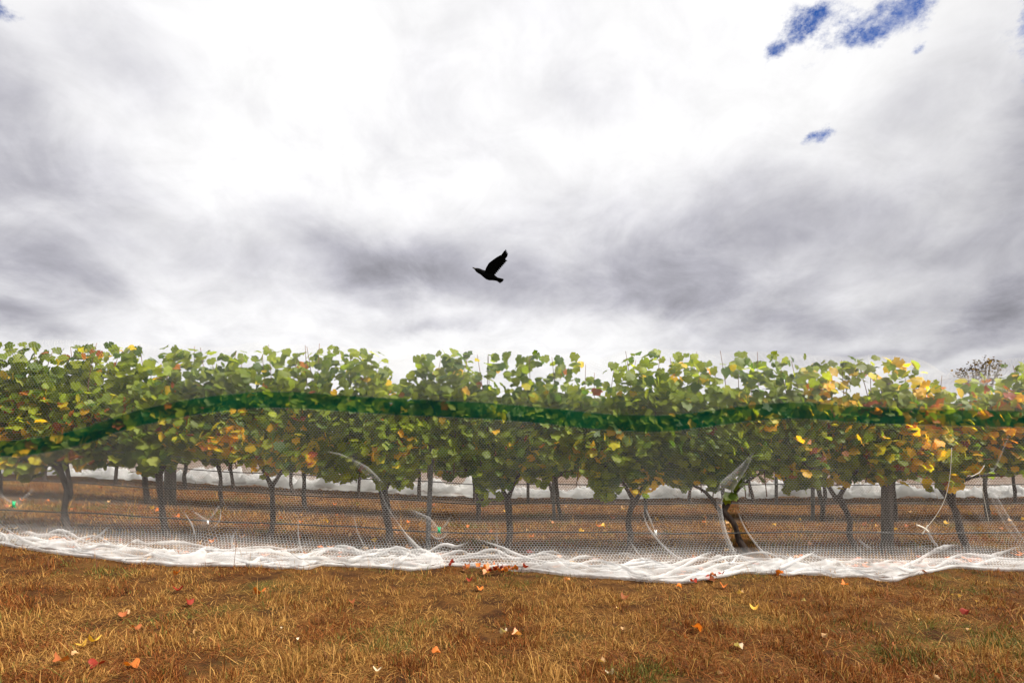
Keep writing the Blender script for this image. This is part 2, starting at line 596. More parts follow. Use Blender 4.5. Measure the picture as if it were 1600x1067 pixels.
# clumps of turned leaves: px, py, radius px, share yellow, share orange/red
TURN_PX = [(375, 688, 30, .8, .1), (275, 668, 20, .5, .2), (345, 702, 26, .45, .45), (490, 715, 16, .7, .2), (512, 688, 12, .8, 0), (595, 712, 14, .8, .0),
           (650, 695, 16, .4, .3), (1005, 770, 26, .75, .1), (1040, 768, 18, .5, .3), (1012, 745, 14, .7, 0), (1292, 622, 34, .8, .1), (1255, 690, 22, .4, .3),
           (1340, 705, 26, .5, .2), (1425, 688, 50, .65, .2), (1470, 670, 40, .55, .25), (1530, 680, 30, .55, .3), (1500, 722, 28, .5, .35), (1300, 768, 24, .8, .1),
           (1362, 752, 28, .7, .2), (1480, 745, 26, .5, .3), (60, 690, 45, .25, .4), (130, 668, 40, .3, .4), (205, 645, 28, .2, .5), (95, 545, 14, .1, .7), (180, 560, 22, .25, .5),
           (1440, 602, 26, .75, .1), (1400, 742, 30, .4, .3), (1425, 640, 40, .3, .5), (420, 720, 40, .4, .3), (460, 690, 36, .35, .1), (270, 590, 18, .1, .5),
           (900, 705, 30, .25, .1), (960, 700, 26, .3, .05), (1050, 570, 24, .3, .1), (840, 700, 40, .2, .05), (1180, 655, 40, .2, .05), (1300, 680, 60, .3, .1), (110, 720, 40, .3, .45),
           (1325, 640, 30, .2, .3), (1240, 745, 30, .25, .2), (1385, 575, 30, .3, .1), (1550, 640, 50, .25, .3), (660, 750, 20, .1, .5), (20, 640, 60, .1, .35)]
TURN = [(px2x(a), py2z(b), r * D1 / F, y, o) for a, b, r, y, o in TURN_PX]

# ------------------------------------------------------------------ leaf shapes
_half = [(0, .57), (17, .50), (33, .43), (52, .54), (70, .50), (90, .44), (116, .53), (146, .48), (168, .42), (180, .20)]


def leaf_template(seed, simple=False):
    rg = random.Random(seed)
    hl = [_half[i] for i in (0, 2, 3, 5, 6, 8, 9)] if simple else _half
    pts = [(a, r * rg.uniform(.9, 1.1)) for a, r in hl]
    pts += [(-a, r * rg.uniform(.9, 1.1)) for a, r in hl[-2:0:-1]]
    cup, fold, tw = rg.uniform(.1, .5), rg.uniform(.0, .25), rg.uniform(-.25, .25)
    V = [(0, .42, 0)]
    for a, r in pts:
        x, y = r * math.sin(R(a)), .42 + r * math.cos(R(a))
        V.append((x, y, -cup * (r ** 2) + fold * abs(x) + tw * x * y + rg.uniform(-.05, .05)))
    n = len(pts)
    return np.array(V), np.array([(0, 1 + i, 1 + (i + 1) % n) for i in range(n)])


T_FULL = [leaf_template(s) for s in range(5)]
T_SIMPLE = [leaf_template(s + 20, True) for s in range(6)]


def leaf_colours(x, z, rg, base=(0, 0)):
    """per-leaf colours; x,z on the front row"""
    n = len(x)
    u = rg.random(n)
    k = np.clip(rg.normal(.45, .27, n) + .6 * (fbm(x * 2.2, z * 2.2, 5, 3) - .5), 0, 1)[:, None]
    green = (1 - k) * np.array([.040, .086, .006]) + k * np.array([.275, .315, .016])
    yel, org = np.full(n, .018), np.full(n, .008)
    for cx, cz, r, a, b in TURN:
        w = np.exp(-((x - cx) ** 2 + (z - cz) ** 2) / (r * r))
        yel = np.maximum(yel, a * w); org = np.maximum(org, .38 * b * w)
    v = rg.random((n, 1))
    ycol = (1 - v) * np.array([.62, .35, .010]) + v * np.array([.48, .42, .018])
    ocol = (1 - v) * np.array([.26, .060, .020]) + v * np.array([.45, .16, .020])
    c = np.where((u < yel)[:, None], ycol, green)
    c = np.where(((u >= yel) & (u < yel + org))[:, None], ocol, c)
    return c, np.where(u < yel, 1, np.where(u < yel + org, 2, 0))


def leaf_frames(n, rg, ydir=-.70):
    nrm = np.stack([rg.normal(0, .55, n), ydir + rg.normal(0, .50, n), rg.normal(.62, .50, n)], 1)
    nrm /= np.linalg.norm(nrm, axis=1, keepdims=True)
    tip = np.stack([rg.normal(0, .55, n), rg.normal(0, .25, n), rg.normal(-.8, .35, n)], 1)
    tip -= nrm * np.sum(tip * nrm, 1, keepdims=True)
    tip /= np.linalg.norm(tip, axis=1, keepdims=True)
    sx = np.cross(tip, nrm)
    return sx, tip, nrm


def leaf_mass(name, pos, frames, size, cols, mat, parent, temps, rg):
    sx, tp, nm = frames
    VV, FF, CC = [], [], []
    base = 0
    pick = rg.integers(0, len(temps), len(pos))
    for k, (tv, tf) in enumerate(temps):
        s = np.where(pick == k)[0]
        if not len(s):
            continue
        loc = (tv[None, :, 0:1] * sx[s][:, None, :] + tv[None, :, 1:2] * tp[s][:, None, :] + tv[None, :, 2:3] * nm[s][:, None, :])
        P = pos[s][:, None, :] + loc * size[s][:, None, None]
        VV.append(P.reshape(-1, 3))
        FF.append((tf[None] + (np.arange(len(s)) * len(tv))[:, None, None]).reshape(-1, 3) + base)
        shade = np.ones((len(tv), 1))
        CC.append(np.repeat(cols[s], len(tv), 0))
        base += len(s) * len(tv)
    o = mesh_obj(name, np.concatenate(VV), np.concatenate(FF), mat, parent, np.concatenate(CC), smooth=False)
    o['kind'] = 'stuff'
    return o


# shared leaf meshes for leaves that are objects of their own
PAL = [(.042, .088, .006), (.085, .136, .009), (.135, .188, .011), (.190, .246, .014), (.275, .315, .016), (.48, .42, .018), (.62, .35, .010), (.50, .17, .02), (.24, .055, .02)]
LEAFMESH = {}
for ci, c in enumerate(PAL):
    for si in range(4):
        tv, tf = T_FULL[si]
        o = mesh_obj('leaf', tv, tf, M_LEAF, None, np.array([c] * len(tv)), smooth=False)
        LEAFMESH[ci, si] = o.data
        bpy.data.objects.remove(o)
PALA = np.array(PAL)

# ------------------------------------------------------------------ vines
ORD = ['first', 'second', 'third', 'fourth', 'fifth', 'sixth', 'seventh', 'eighth', 'ninth', 'tenth', 'eleventh', 'twelfth', 'thirteenth', 'fourteenth',
       'fifteenth', 'sixteenth', 'seventeenth', 'eighteenth']


def trunk_mesh(parent, base, head, r0, r1, seed, kink=.03, sides=9, n=9):
    rg = random.Random(seed)
    b, h = Vector(base), Vector(head)
    pts = [b - Vector((0, 0, .06))]
    for k in (.0, .3, .62, 1.0):
        p = b.lerp(h, k)
        if 0 < k < 1:
            p += Vector((rg.uniform(-kink, kink), rg.uniform(-kink, kink), 0))
        pts.append(p)
    path = catmull(pts, 4)
    rad = []
    for i in range(len(path)):
        u = i / (len(path) - 1)
        r = r0 + (r1 - r0) * min(1, u * 1.2)
        if u < .25:
            r *= 1 + (1 - u / .25) * .35
        if u > .85:
            r *= 1 + (u - .85) * 2.6
        rad.append(r * rg.uniform(.9, 1.12))
    V, Fc = tube(path, rad, sides, .22, seed)
    inv = parent.location
    return mesh_obj('trunk', [v - inv for v in V], Fc, M_BARK, parent)


FRONT = [  # base px,py  head px,py  label
    ((-60, 812), (-70, 700), 'grapevine cut off by the left edge of the picture, front row'),
    ((108, 820), (88, 722), 'front row grapevine with dark crown and forked trunk at far left'),
    ((262, 828), (250, 738), 'front row grapevine standing against the thick post on the left'),
    ((420, 846), (425, 752), 'front row grapevine with thin trunk under the bright yellow leaf patch'),
    ((605, 852), (598, 768), 'front row grapevine left of the leafless gap open to the sky'),
    ((792, 858), (793, 772), 'front row grapevine right of the thin steel stake, below the bird'),
    ((981, 866), (992, 778), 'front row grapevine with rounded dome crown and red leaf at its head'),
    ((1170, 880), (1128, 796), 'front row grapevine whose leaning trunk shows through the tear in the net'),
    ((1345, 868), (1306, 774), 'front row grapevine leaning beside the thick wooden post at right'),
    ((1517, 862), (1472, 762), 'front row grapevine full of golden leaves behind the knotted string'),
    ((1690, 860), (1650, 760), 'front row grapevine at the right edge of the picture with dark crown'),
]


def build_front_row():
    heads = [px2x(f[1][0]) for f in FRONT]
    bounds = [-9] + [(a + b) / 2 for a, b in zip(heads, heads[1:])] + [9]
    rg = np.random.default_rng(21)
    # one cloud of leaves over the row, each leaf given to the vine it grows on
    N = 26000
    x = rg.uniform(px2x(-110), px2x(1710), N)
    b, tp = bot_z(x) + .22 * (fbm(x * 4.5, x * 0, 63, 3) - .42), top_z(x)
    # hanging clusters at the lower edge and thinner growth at the top
    u = rg.beta(1.05, 1.15, N)
    z = b + (tp - b) * u
    dens = np.clip(fbm(x * 3.6, z * 3.6, 31, 3) * 3.0 - .75, .0, 1)
    edge_top = np.clip((tp - z) / .60, 0, 1) ** .8
    edge_bot = np.clip((z - b) / .25, 0, 1)
    keep = rg.random(N) < np.clip(dens + .10 + .34 * edge_top, 0, 1) * (.24 + .76 * edge_top) * (.45 + .55 * edge_bot)
    for gx, gz, ra, rb in GAPS:
        keep &= ((x - gx) / ra) ** 2 + ((z - gz) / rb) ** 2 > 1
    x, z = x[keep], z[keep]
    n = len(x)
    half = .13 + .20 * np.sin(np.clip((z - .7) / 1.45, 0.05, 1) * math.pi) ** .6
    sgn = np.clip(rg.normal(-.25, .62, n), -1, 1)
    y = D1 + half * sgn * (.45 + 1.1 * fbm(x * 3.4, z * 3.4, 91, 2))
    y = np.maximum(y, 5.30 + rg.random(n) * .05)
    size = rg.uniform(.058, .118, n)
    fr = leaf_frames(n, rg)
    back = sgn > .35
    fr[2][back] *= 1
    pos = np.stack([x, y, z], 1) - fr[1] * size[:, None] * .42
    cols, kind = leaf_colours(x, z, rg)
    for vi, (bp, hp, lab) in enumerate(FRONT):
        bx, by = hit(*bp) if 0 else (px2x(bp[0]), D1)
        bz = g1(bx, by)
        root = empty('grapevine', (bx, by, bz), lab, 'grapevine', 'grapevines in the front row')
        head = Vector((px2x(hp[0]), D1 + random.uniform(-.03, .03), py2z(hp[1])))
        base = Vector((bx, D1, bz))
        trunk_mesh(root, base, head, random.uniform(.030, .041), random.uniform(.025, .032), 100 + vi, .035)
        # two cordon arms out of the head
        for s in (-1, 1):
            e = head + Vector((s * random.uniform(.28, .42), random.uniform(-.05, .05), random.uniform(.28, .42)))
            if vi == 9 and s == 1:
                e = at(1572, 742, D1)
            path = catmull([head - Vector((0, 0, .05)), head.lerp(e, .45) + Vector((0, 0, .05)), e], 4)
            V, Fc = tube(path, np.linspace(.024, .011, len(path)), 7, .2, vi * 2 + s)
            mesh_obj('arm', [v - root.location for v in V], Fc, M_BARK, root)
        for k in range(7):
            sx = bounds[vi] + (bounds[vi + 1] - bounds[vi]) * (k + random.random()) / 7 if 0 < vi < 10 else head.x + random.uniform(-.6, .6)
            a = Vector((sx, D1 + random.uniform(-.06, .06), head.z + .1 + random.uniform(0, .1)))
            tz = float(top_z(sx))
            ex = random.choice((-.02, 0, .02, .05, .09)) if not (610 < PX0 + sx * F / D1 < 640) else -.2
            e = Vector((sx + random.uniform(-.16, .16), D1 + random.uniform(-.14, .12), tz - .05 + ex))
            path = catmull([a, a.lerp(e, .5) + Vector((random.uniform(-.07, .07), random.uniform(-.1, .05), 0)), e], 4)
            V, Fc = tube(path, np.linspace(.006, .0026, len(path)), 5, 0, k)
            mesh_obj('cane', [v - root.location for v in V], Fc, M_CANE, root)
        sel = np.where((x >= bounds[vi]) & (x < bounds[vi + 1]))[0]
        order = sel[np.argsort(y[sel] + rg.normal(0, .04, len(sel)))]
        singles, mass = order[:235], order[235:]
        off = np.array(root.location)
        if len(mass):
            leaf_mass('leaf_mass', pos[mass] - off, tuple(f[mass] for f in fr), size[mass], cols[mass], M_LEAF, root, T_FULL[:3] + T_SIMPLE, rg)
        for i in singles:
            ci = int(np.argmin(np.abs(PALA - cols[i]).sum(1)))
            o = bpy.data.objects.new('leaf', LEAFMESH[ci, int(rg.integers(0, 4))])
            COL.objects.link(o)
            o.parent = root
            a, b_, c = fr[0][i], fr[1][i], fr[2][i]
            s = size[i]
            p = pos[i] - off
            o.matrix_local = Matrix(((a[0] * s, b_[0] * s, c[0] * s, p[0]), (a[1] * s, b_[1] * s, c[1] * s, p[1]), (a[2] * s, b_[2] * s, c[2] * s, p[2]), (0, 0, 0, 1)))
    return n


build_front_row()

ROW2 = [-100, 0, 110, 232, 350, 478, 610, 748, 878, 1010, 1130, 1284, 1400, 1545, 1660]
ROW3 = [-55, 70, 180, 290, 366, 458, 560, 655, 742, 862, 960, 1078, 1178, 1290, 1392, 1490, 1586, 1680]


def build_back_row(D, pxs, word, nleaf, nwide, seed, top, tops):
    rg = np.random.default_rng(seed)
    xs = [(p - PX0) * D / F for p in pxs]
    for i, X in enumerate(xs):
        bz = g1(X, D)
        root = empty('grapevine', (X, D, bz), f'grapevine in the {word} row back, {ORD[i]} from the left', 'grapevine', f'grapevines in the {word} row')
        lean = random.uniform(-.12, .06)
        head = Vector((X + lean, D, bz + random.uniform(.66, .78)))
        trunk_mesh(root, (X, D, bz), head, random.uniform(.032, .042), random.uniform(.026, .034), seed + i, .03, 7)
        for s in (-1, 1):
            e = head + Vector((s * .5, 0, random.uniform(.06, .14)))
            path = catmull([head - Vector((0, 0, .04)), head.lerp(e, .5) + Vector((0, 0, .04)), e], 3)
            V, Fc = tube(path, np.linspace(.026, .012, len(path)), 6, .2, i)
            mesh_obj('arm', [v - root.location for v in V], Fc, M_BARK, root)
        L = X - .62; Rr = X + .62
        n = nleaf
        lx = rg.uniform(L, Rr, n)
        lz0 = bz + .72 + .16 * (fbm(lx * 2.5, lx * 0 + D, seed, 3) - .5)
        lz1 = bz + top + tops * (fbm(lx * 2.0, lx * 0 + D * 2, seed + 4, 3) - .5)
        lz = lz0 + (lz1 - lz0) * rg.beta(1.0, 1.15, n)
        ly = D + rg.normal(0, .15, n)
        size = rg.uniform(.085, .14, n)
        fr = leaf_frames(n, rg)
        pos = np.stack([lx, ly, lz], 1)
        k = np.clip(rg.normal(.35, .25, n), 0, 1)[:, None]
        c = (1 - k) * np.array([.040, .080, .008]) + k * np.array([.19, .235, .02])
        u = rg.random(n)
        c = np.where((u < .07)[:, None], np.array([.45, .29, .015]), c)
        c = np.where((u > .95)[:, None], np.array([.30, .09, .02]), c)
        leaf_mass('leaf_mass', pos - np.array(root.location), fr, size, c, M_LEAF, root, T_SIMPLE, rg)


build_back_row(ROWS[1], ROW2, 'second', 850, 1.2, 300, 1.86, .25)
build_back_row(ROWS[2], ROW3, 'third', 520, 1.2, 400, 1.86, .25)


# ------------------------------------------------------------------ trellis: posts, wires, drip hoses
def post(px, D, r, h, mat, name, label, group=None, square=False, lean=0.0):
    X = (px - PX0) * D / F
    bz = g1(X, D)
    sides = 4 if square else 10
    path = [(X, D, bz - .15), (X + lean * .2, D, bz + .4), (X + lean * .5, D, bz + h * .5), (X + lean, D, bz + h - .02), (X + lean, D, bz + h)]
    V, Fc = tube(path, [r, r, r * .98, r * .96, r * .7], sides, .06, int(px))
    o = mesh_obj(name, [v - Vector((X, D, bz)) for v in V], Fc, mat, None, smooth=not square)
    o.location = (X, D, bz)
    tag(o, label, 'post', group)


post(1386, 5.66, .056, 1.80, M_POST, 'wooden_post', 'thick round wooden trellis post standing right of the leaning vine')
post(266, 8.14, .078, 1.80, M_POST, 'wooden_post', 'thick wooden trellis post behind the vine on the left')
post(668, 5.62, .026, 1.75, M_STEEL, 'steel_stake', 'thin grey steel stake left of the vine below the bird', None, True, .07)
post(1270, 8.12, .028, 1.8, M_STEEL, 'steel_stake', 'thin pale steel stake in the second row beside a dark trunk')
post(866, 8.10, .024, 1.8, M_STEEL, 'steel_stake', 'thin steel stake left of a second row trunk, centre of picture', None, False, -.05)
post(1213, 10.6, .032, 1.8, M_STEEL, 'steel_stake', 'far steel stake against the white net on the right')
post(825, 10.6, .03, 1.8, M_POST, 'wooden_post', 'far thin post against the white net near the centre')
post(-30, 5.7, .07, 1.9, M_POST, 'wooden_post', 'wooden post at the far left edge, half hidden by dark leaves')


def line_along(name, D, dz, r, mat, label, cat, sag=.012, amp=.0):
    xs = np.arange(-D * 1.15, D * 1.15, .3)
    base = .052 * (np.sqrt(np.clip(-xs - .3, 0, 22) ** 2 + .35 ** 2) - .35)
    path = [(float(x), D - .05, float(b + dz + sag * math.sin(x * 2.6) + amp * math.sin(x * 7.1))) for x, b in zip(xs, base)]
    V, Fc = tube(path, [r] * len(path), 6)
    o = mesh_obj(name, V, Fc, mat)
    tag(o, label, cat)


line_along('drip_hose', ROWS[0], .225, .0085, M_HOSE, 'black drip hose running along the front row trunks near the ground', 'hose', .008, .004)
line_along('drip_hose', ROWS[1], .26, .010, M_HOSE, 'black drip hose along the second row trunks', 'hose', .010)
line_along('drip_hose', ROWS[2], .37, .010, M_HOSE, 'black drip hose before the far white net in the third row', 'hose', .010)
line_along('trellis_wire', ROWS[0], .86, .003, M_WIRE, 'grey fruiting wire just above the heads of the front row vines', 'wire')
line_along('trellis_wire', ROWS[0], 1.55, .0025, M_WIRE, 'grey foliage wire inside the upper leaves of the front row', 'wire')
line_along('trellis_wire', ROWS[1], 1.72, .006, M_WIRE, 'top trellis wire of the second row seen in the gap between front vines', 'wire', .004)
line_along('trellis_wire', ROWS[1], .86, .003, M_WIRE, 'fruiting wire of the second row under its leaves', 'wire', .004)
line_along('trellis_wire', ROWS[2], .86, .004, M_WIRE, 'fruiting wire of the third row under its leaves', 'wire', .004)

# ------------------------------------------------------------------ the bird net
NET = empty('bird_net', (0, 5.0, 0), 'white bird net with dark green band draped over the vines, hem bunched on grass', 'net')
NETO = np.array([0, 5.0, 0])
BAND_PX = [(-150, 692), (0, 702), (60, 697), (130, 682), (200, 656), (290, 638), (340, 630), (400, 624), (470, 625), (560, 632), (650, 637), (750, 641), (850, 649), (940, 659), (1030, 663),
           (1100, 655), (1180, 644), (1250, 640), (1340, 648), (1430, 651), (1600, 655), (1760, 655)]
YB = 5.16
BNX = np.array([(p[0] - PX0) * YB / F for p in BAND_PX]); BNZ = np.array([H - (p[1] - PY0) * YB / F for p in BAND_PX])


def smooth_interp(x, X, Z, w=.16):
    return sum(np.interp(x + d * w, X, Z) for d in (-1, -.5, 0, .5, 1)) / 5


_xs = np.arange(-7, 7, .02)
_t = np.interp(_xs, TX * 1.0, TZ)
_m = np.array([max(_t[max(0, i - 6):i + 7]) for i in range(len(_t))])
_k = np.hanning(17); _k /= _k.sum()
_m = np.convolve(np.pad(_m, 8, 'edge'), _k, 'valid')


def net_top(x): return np.interp(x, _xs, _m) + .02


EDGE_PX = [(-160, 838), (0, 850), (60, 862), (120, 868), (210, 880), (300, 885), (400, 885), (475, 893), (490, 883), (560, 888), (650, 893), (700, 886), (780, 888),
           (850, 895), (940, 903), (1000, 908), (1080, 911), (1150, 898), (1250, 898), (1400, 908), (1440, 899), (1480, 891), (1600, 893), (1760, 890)]
EPT = np.array([hit(*p) for p in EDGE_PX])


def edge_y(x): return np.interp(x, EPT[:, 0], EPT[:, 1])
def slope(x): return .052 * (np.sqrt(np.clip(-x - .3, 0, 22) ** 2 + .35 ** 2) - .35)


CLIPS = [(22, 787, .16), (325, 812, .22), (548, 716, .20), (686, 829, .22), (1023, 832, .18), (1446, 826, .18)]
CL = [((a - PX0) * 5.12 / F, H - (b - PY0) * 5.12 / F, r) for a, b, r in CLIPS]


def pull(x, z):
    """the net is drawn together towards each clip"""
    for cx, cz, r in CL:
        dx, dz = x - cx, z - cz
        d = np.sqrt(dx * dx + dz * dz) + 1e-6
        k = np.where(d < r, np.sqrt(d / r), 1.0) if r else 1
        s = np.where(d < r, (d / r) ** .55, 1.0)
        x = cx + dx * s
        z = cz + dz * s
    return x, z


def bulge(x, z):
    return .035 * (fbm(x * 1.6, z * 1.2, 41, 3) - .5) * 2 + .012 * np.sin(x * 9 + 3 * fbm(x * 1.3, z * 1.5, 44, 2) * 6) * np.clip(1.1 - z, 0, 1)


def map_lower(x, v):
    z0 = slope(x) + .045
    zb = smooth_interp(x, BNX, BNZ) - .075
    z = z0 + (zb - z0) * v
    y = 5.0 - .16 * np.clip(1 - v / .12, 0, 1) + .16 * np.sin(np.clip(v * 1.6, 0, 1) * math.pi / 2) + bulge(x, z)
    x2, z2 = pull(x, z)
    return x2, y, z2


def map_band(x, v):
    zb = smooth_interp(x, BNX, BNZ)
    return x, 5.16 + bulge(x, zb + (v - .5) * .150), zb + (v - .5) * .150


def map_upper(x, v):
    zb = smooth_interp(x, BNX, BNZ) + .075
    zt = net_top(x)
    # quarter-round over the canopy shoulder
    a = np.clip((v - .58) / .42, 0, 1) * math.pi / 2
    h = zt - zb
    z = np.where(v < .58, zb + h * .74 * v / .58, zb + h * (.74 + .26 * np.sin(a)))
    y = np.where(v < .58, 5.16 + .10 * (v / .58) ** 2, 5.26 + .38 * (1 - np.cos(a)))
    y = y + bulge(x, z) * (1 - np.clip((v - .5) / .4, 0, 1))
    return x, y, z


def map_roof(x, v):
    y = 5.64 + (11.25 - 5.64) * v
    zt = net_top(x * 5.6 / np.maximum(y, 5.6)) * (1 - np.clip(v * 5, 0, 1)) + (slope(x) + 2.02) * np.clip(v * 5, 0, 1)
    sag = .10 * np.abs(np.sin((y - 5.6) / 2.5 * math.pi))
    return x, y, zt - sag


def map_back(x, v):
    y = 11.25 + .10 * np.sin(v * 3) + .05 * (fbm(x * 1.5, v * 2, 61, 2) - .5)
    z = (slope(x) + 2.02) * (1 - v) + (slope(x) + .12) * v
    return x, y, z


def hexnet(name, x0, x1, px, nv, fmap, width, mat, hole=None):
    """one connected sheet of hexagonal mesh; fmap(x, v) lays it in space; width(x, v) is the thread width"""
    ni = int((x1 - x0) / (px / 2))
    I, J = np.meshgrid(np.arange(ni), np.arange(nv), indexing='ij')
    up = ((I + J) % 2 == 0)
    X = x0 + I * (px / 2)
    dv = 1.0 / (nv - 1)
    Vv = np.clip((J + np.where(up, .17, -.17)) * dv, 0, 1)
    P = np.stack(fmap(X, Vv), -1)
    e = 1e-3
    Pu = np.stack(fmap(X + e, Vv), -1) - P
    Pu /= np.linalg.norm(Pu, axis=-1, keepdims=True) + 1e-12
    v2 = np.where(Vv + e > 1, Vv - e, Vv + e)
    Pv = (np.stack(fmap(X, v2), -1) - P) * np.where(Vv + e > 1, -1, 1)[..., None]
    Pv /= np.linalg.norm(Pv, axis=-1, keepdims=True) + 1e-12
    w = width(X, Vv)[..., None] * .5
    s = np.where(up, 1, -1)[..., None]
    A = P - Pv * s * w * 1.15
    B = P + Pu * w + Pv * s * w * .58
    C = P - Pu * w + Pv * s * w * .58
    V = np.stack([A, B, C], 2).reshape(-1, 3)
    idx = (I * nv + J) * 3
    ok = np.ones_like(up) if hole is None else ~hole(P[..., 0], P[..., 2])
    tri = np.stack([idx, idx + 1, idx + 2], -1)[ok]
    tri = np.concatenate([tri, tri[:, 2:3]], 1)         # padded below
    # along-thread quads
    a, b = idx[:-1], idx[1:]
    ua, ub = up[:-1], up[1:]
    top_a = np.where(ua, a + 1, a); bot_a = np.where(ua, a, a + 1)
    top_b = np.where(ub, b + 2, b); bot_b = np.where(ub, b, b + 2)
    q1 = np.stack([bot_a, bot_b, top_b, top_a], -1)[ok[:-1] & ok[1:]]
    lo, hi = idx[:, :-1], idx[:, 1:]
    m = up[:, :-1] & ok[:, :-1] & ok[:, 1:]
    q2 = np.stack([lo + 2, lo + 1, hi + 1, hi + 2], -1)[m]
    quads = np.concatenate([q1, q2])
    tris = np.concatenate([quads[:, [0, 1, 2]], quads[:, [0, 2, 3]], tri[:, :3]])
    return mesh_obj(name, V - NETO, tris, mat, NET, smooth=True)


TEAR = np.array([((a - PX0) * 5.14 / F, H - (b - PY0) * 5.14 / F) for a, b in
                 [(1173, 712), (1150, 745), (1130, 775), (1128, 800), (1140, 850), (1158, 890), (1200, 890), (1172, 845), (1152, 800), (1150, 770), (1162, 742)]])


def in_tear(x, z):
    c = np.zeros(x.shape, bool)
    n = len(TEAR)
    for i in range(n):
        x1, z1 = TEAR[i]; x2, z2 = TEAR[(i + 1) % n]
        cond = ((z1 > z) != (z2 > z)) & (x < (x2 - x1) * (z - z1) / (z2 - z1 + 1e-12) + x1)
        c ^= cond
    return c


XL, XR = -6.0, 6.2
hexnet('net_panel', XL, XR, .029, 77, map_lower, lambda x, v: .0006 + .0011 * np.clip(1 - v / .30, 0, 1) ** 1.6 + .0006 * fbm(x * 2, v * 3, 51, 2), M_NET, in_tear)
hexnet('net_band', XL, XR, .018, 15, map_band, lambda x, v: .0040 + .0009 * fbm(x * 3, v * 2, 53, 2), M_BAND)
hexnet('net_panel', XL, XR, .029, 62, map_upper, lambda x, v: .0006 + .0004 * fbm(x * 2, v * 3, 52, 2), M_NET)
hexnet('net_roof', -10.5, 10.5, .07, 120, map_roof, lambda x, v: .0026 + 0 * x, M_NETFAR)
hexnet('net_back', -12.8, 12.8, .055, 60, map_back, lambda x, v: .0045 + 0 * v, M_NETFAR)


def ridge(x, y, seed):
    r = 0; a = 1.0
    for k in range(2):
        n = fbm(x * 2 ** k, y * 2 ** k, seed + 11 * k, 2)
        r = r + a * (1 - np.abs(n * 2 - 1)) ** 5
        a *= .5
    return r / 1.5


def build_skirt(name, seed, w0, w1, lift, dens0, x0=XL, x1=XR, back=None):
    nx, nw = 1100, 44
    X, W = np.meshgrid(np.linspace(x0, x1, nx), np.linspace(0, 1, nw), indexing='ij')
    if back is None:
        E = edge_y(X) + w0 + .05 * (fbm(X * 3, X * 0, seed, 3) - .5)
        Yb = 5.03 + w1
    else:
        E = back[0] + .16 * (fbm(X * 1.2, X * 0, seed, 3) - .5) + X * 0
        Yb = back[1]
    warp = fbm(X * 1.1, W * 1.5, seed + 2, 3) - .5
    Y = E + (Yb - E) * W
    rr = ridge(X * 1.9 + warp * 1.6 + W * 1.1, (Y * 4.2 + warp * 2.4 + X * .35), seed + 5)
    r2 = ridge(X * 2.6 - W * 1.8 + warp, Y * 5.0 + warp * 2.5 - X * .5, seed + 9)
    env = np.sin(np.clip(W * 1.25 + .06, 0, 1) * math.pi) ** .7
    rise = np.clip((W - .55) / .45, 0, 1) ** 1.6
    big = fbm(X * .8, X * 0 + seed, seed + 20, 2)
    hgt = lift * env * (.10 + .55 * rr ** .6 * fbm(X * 2.3, Y * 3 + W, seed + 31, 2) * 1.6 + .30 * r2) * (.45 + 1.0 * big)
    Z = (ground(X, Y) if back is None else slope(X)) + .012 + hgt + rise * (.17 if back is None else back[2])
    Y = Y - .03 * r2 * env
    dens = dens0 * np.clip(.22 + 1.15 * rr ** 1.4 + .55 * r2 ** 1.3 + .6 * np.exp(-(W / .08) ** 2), .04, 1.5) * (1 - .93 * np.clip((W - .45) / .55, 0, 1) ** .8)
    V = np.stack([X, Y, Z], -1).reshape(-1, 3)
    i = (np.arange(nx - 1)[:, None] * nw + np.arange(nw - 1)[None, :])
    Fq = np.stack([i, i + nw, i + nw + 1, i + 1], -1).reshape(-1, 4)
    return mesh_obj(name, V - NETO, Fq, M_GATHER, NET, attrs={'dens': dens})


build_skirt('net_hem', 71, 0.0, 0.0, .15, .52)
build_skirt('net_hem', 83, .05, -.05, .10, .40)
build_skirt('net_hem', 91, 0, 0, .40, 1.9, -12.8, 12.8, (11.20, 11.75, .26))
build_skirt('net_hem', 97, 0, 0, .55, 1.5, -12.8, 12.8, (11.28, 11.85, .46))


def fold(pts, widths, D=5.06, dens=1.1, dark=None, name='net_fold'):
    """a gathered pleat of net standing off the panel"""
    P = catmull([at(p[0], p[1], (p[2] if len(p) > 2 else D)) for p in pts], 6)
    n = len(P)
    wd = np.interp(np.linspace(0, 1, n), np.linspace(0, 1, len(widths)), widths) * D / F
    thin = max(widths) < 11
    jr = random.Random(int(pts[0][0] * 7 + pts[0][1]))
    wd = wd * np.array([jr.uniform(.75, 1.15) for _ in range(n)]) * (.85 if name == 'net_ruck' else .68) if thin else wd * .9
    fade = np.clip(np.minimum(np.arange(n), n - 1 - np.arange(n)) / (n * .25), .25, 1)
    dens = dens * (1.0 if name == 'net_ruck' else .56)
    V, Fc, dn = [], [], []
    for i, p in enumerate(P):
        tn = (P[min(i + 1, n - 1)] - P[max(i - 1, 0)]).normalized()
        side = tn.cross(Vector((0, 1, 0))).normalized()
        for k in range(7):
            u = k / 6 * 2 - 1
            V.append(p + side * u * wd[i] * .5 + Vector((0, -1, 0)) * (1 - u * u) * wd[i] * .25)
            dn.append(dens * (.32 + .68 * u * u if wd[i] > .045 else .75 + .25 * u * u) * (1 - .25 * random.random()) * fade[i])
    for i in range(n - 1):
        for k in range(6):
            Fc.append((i * 7 + k, i * 7 + k + 1, (i + 1) * 7 + k + 1, (i + 1) * 7 + k))
    o = Vector(NETO)
    return mesh_obj(name, [v - o for v in V], Fc, M_GATHER, NET, attrs={'dens': dn})


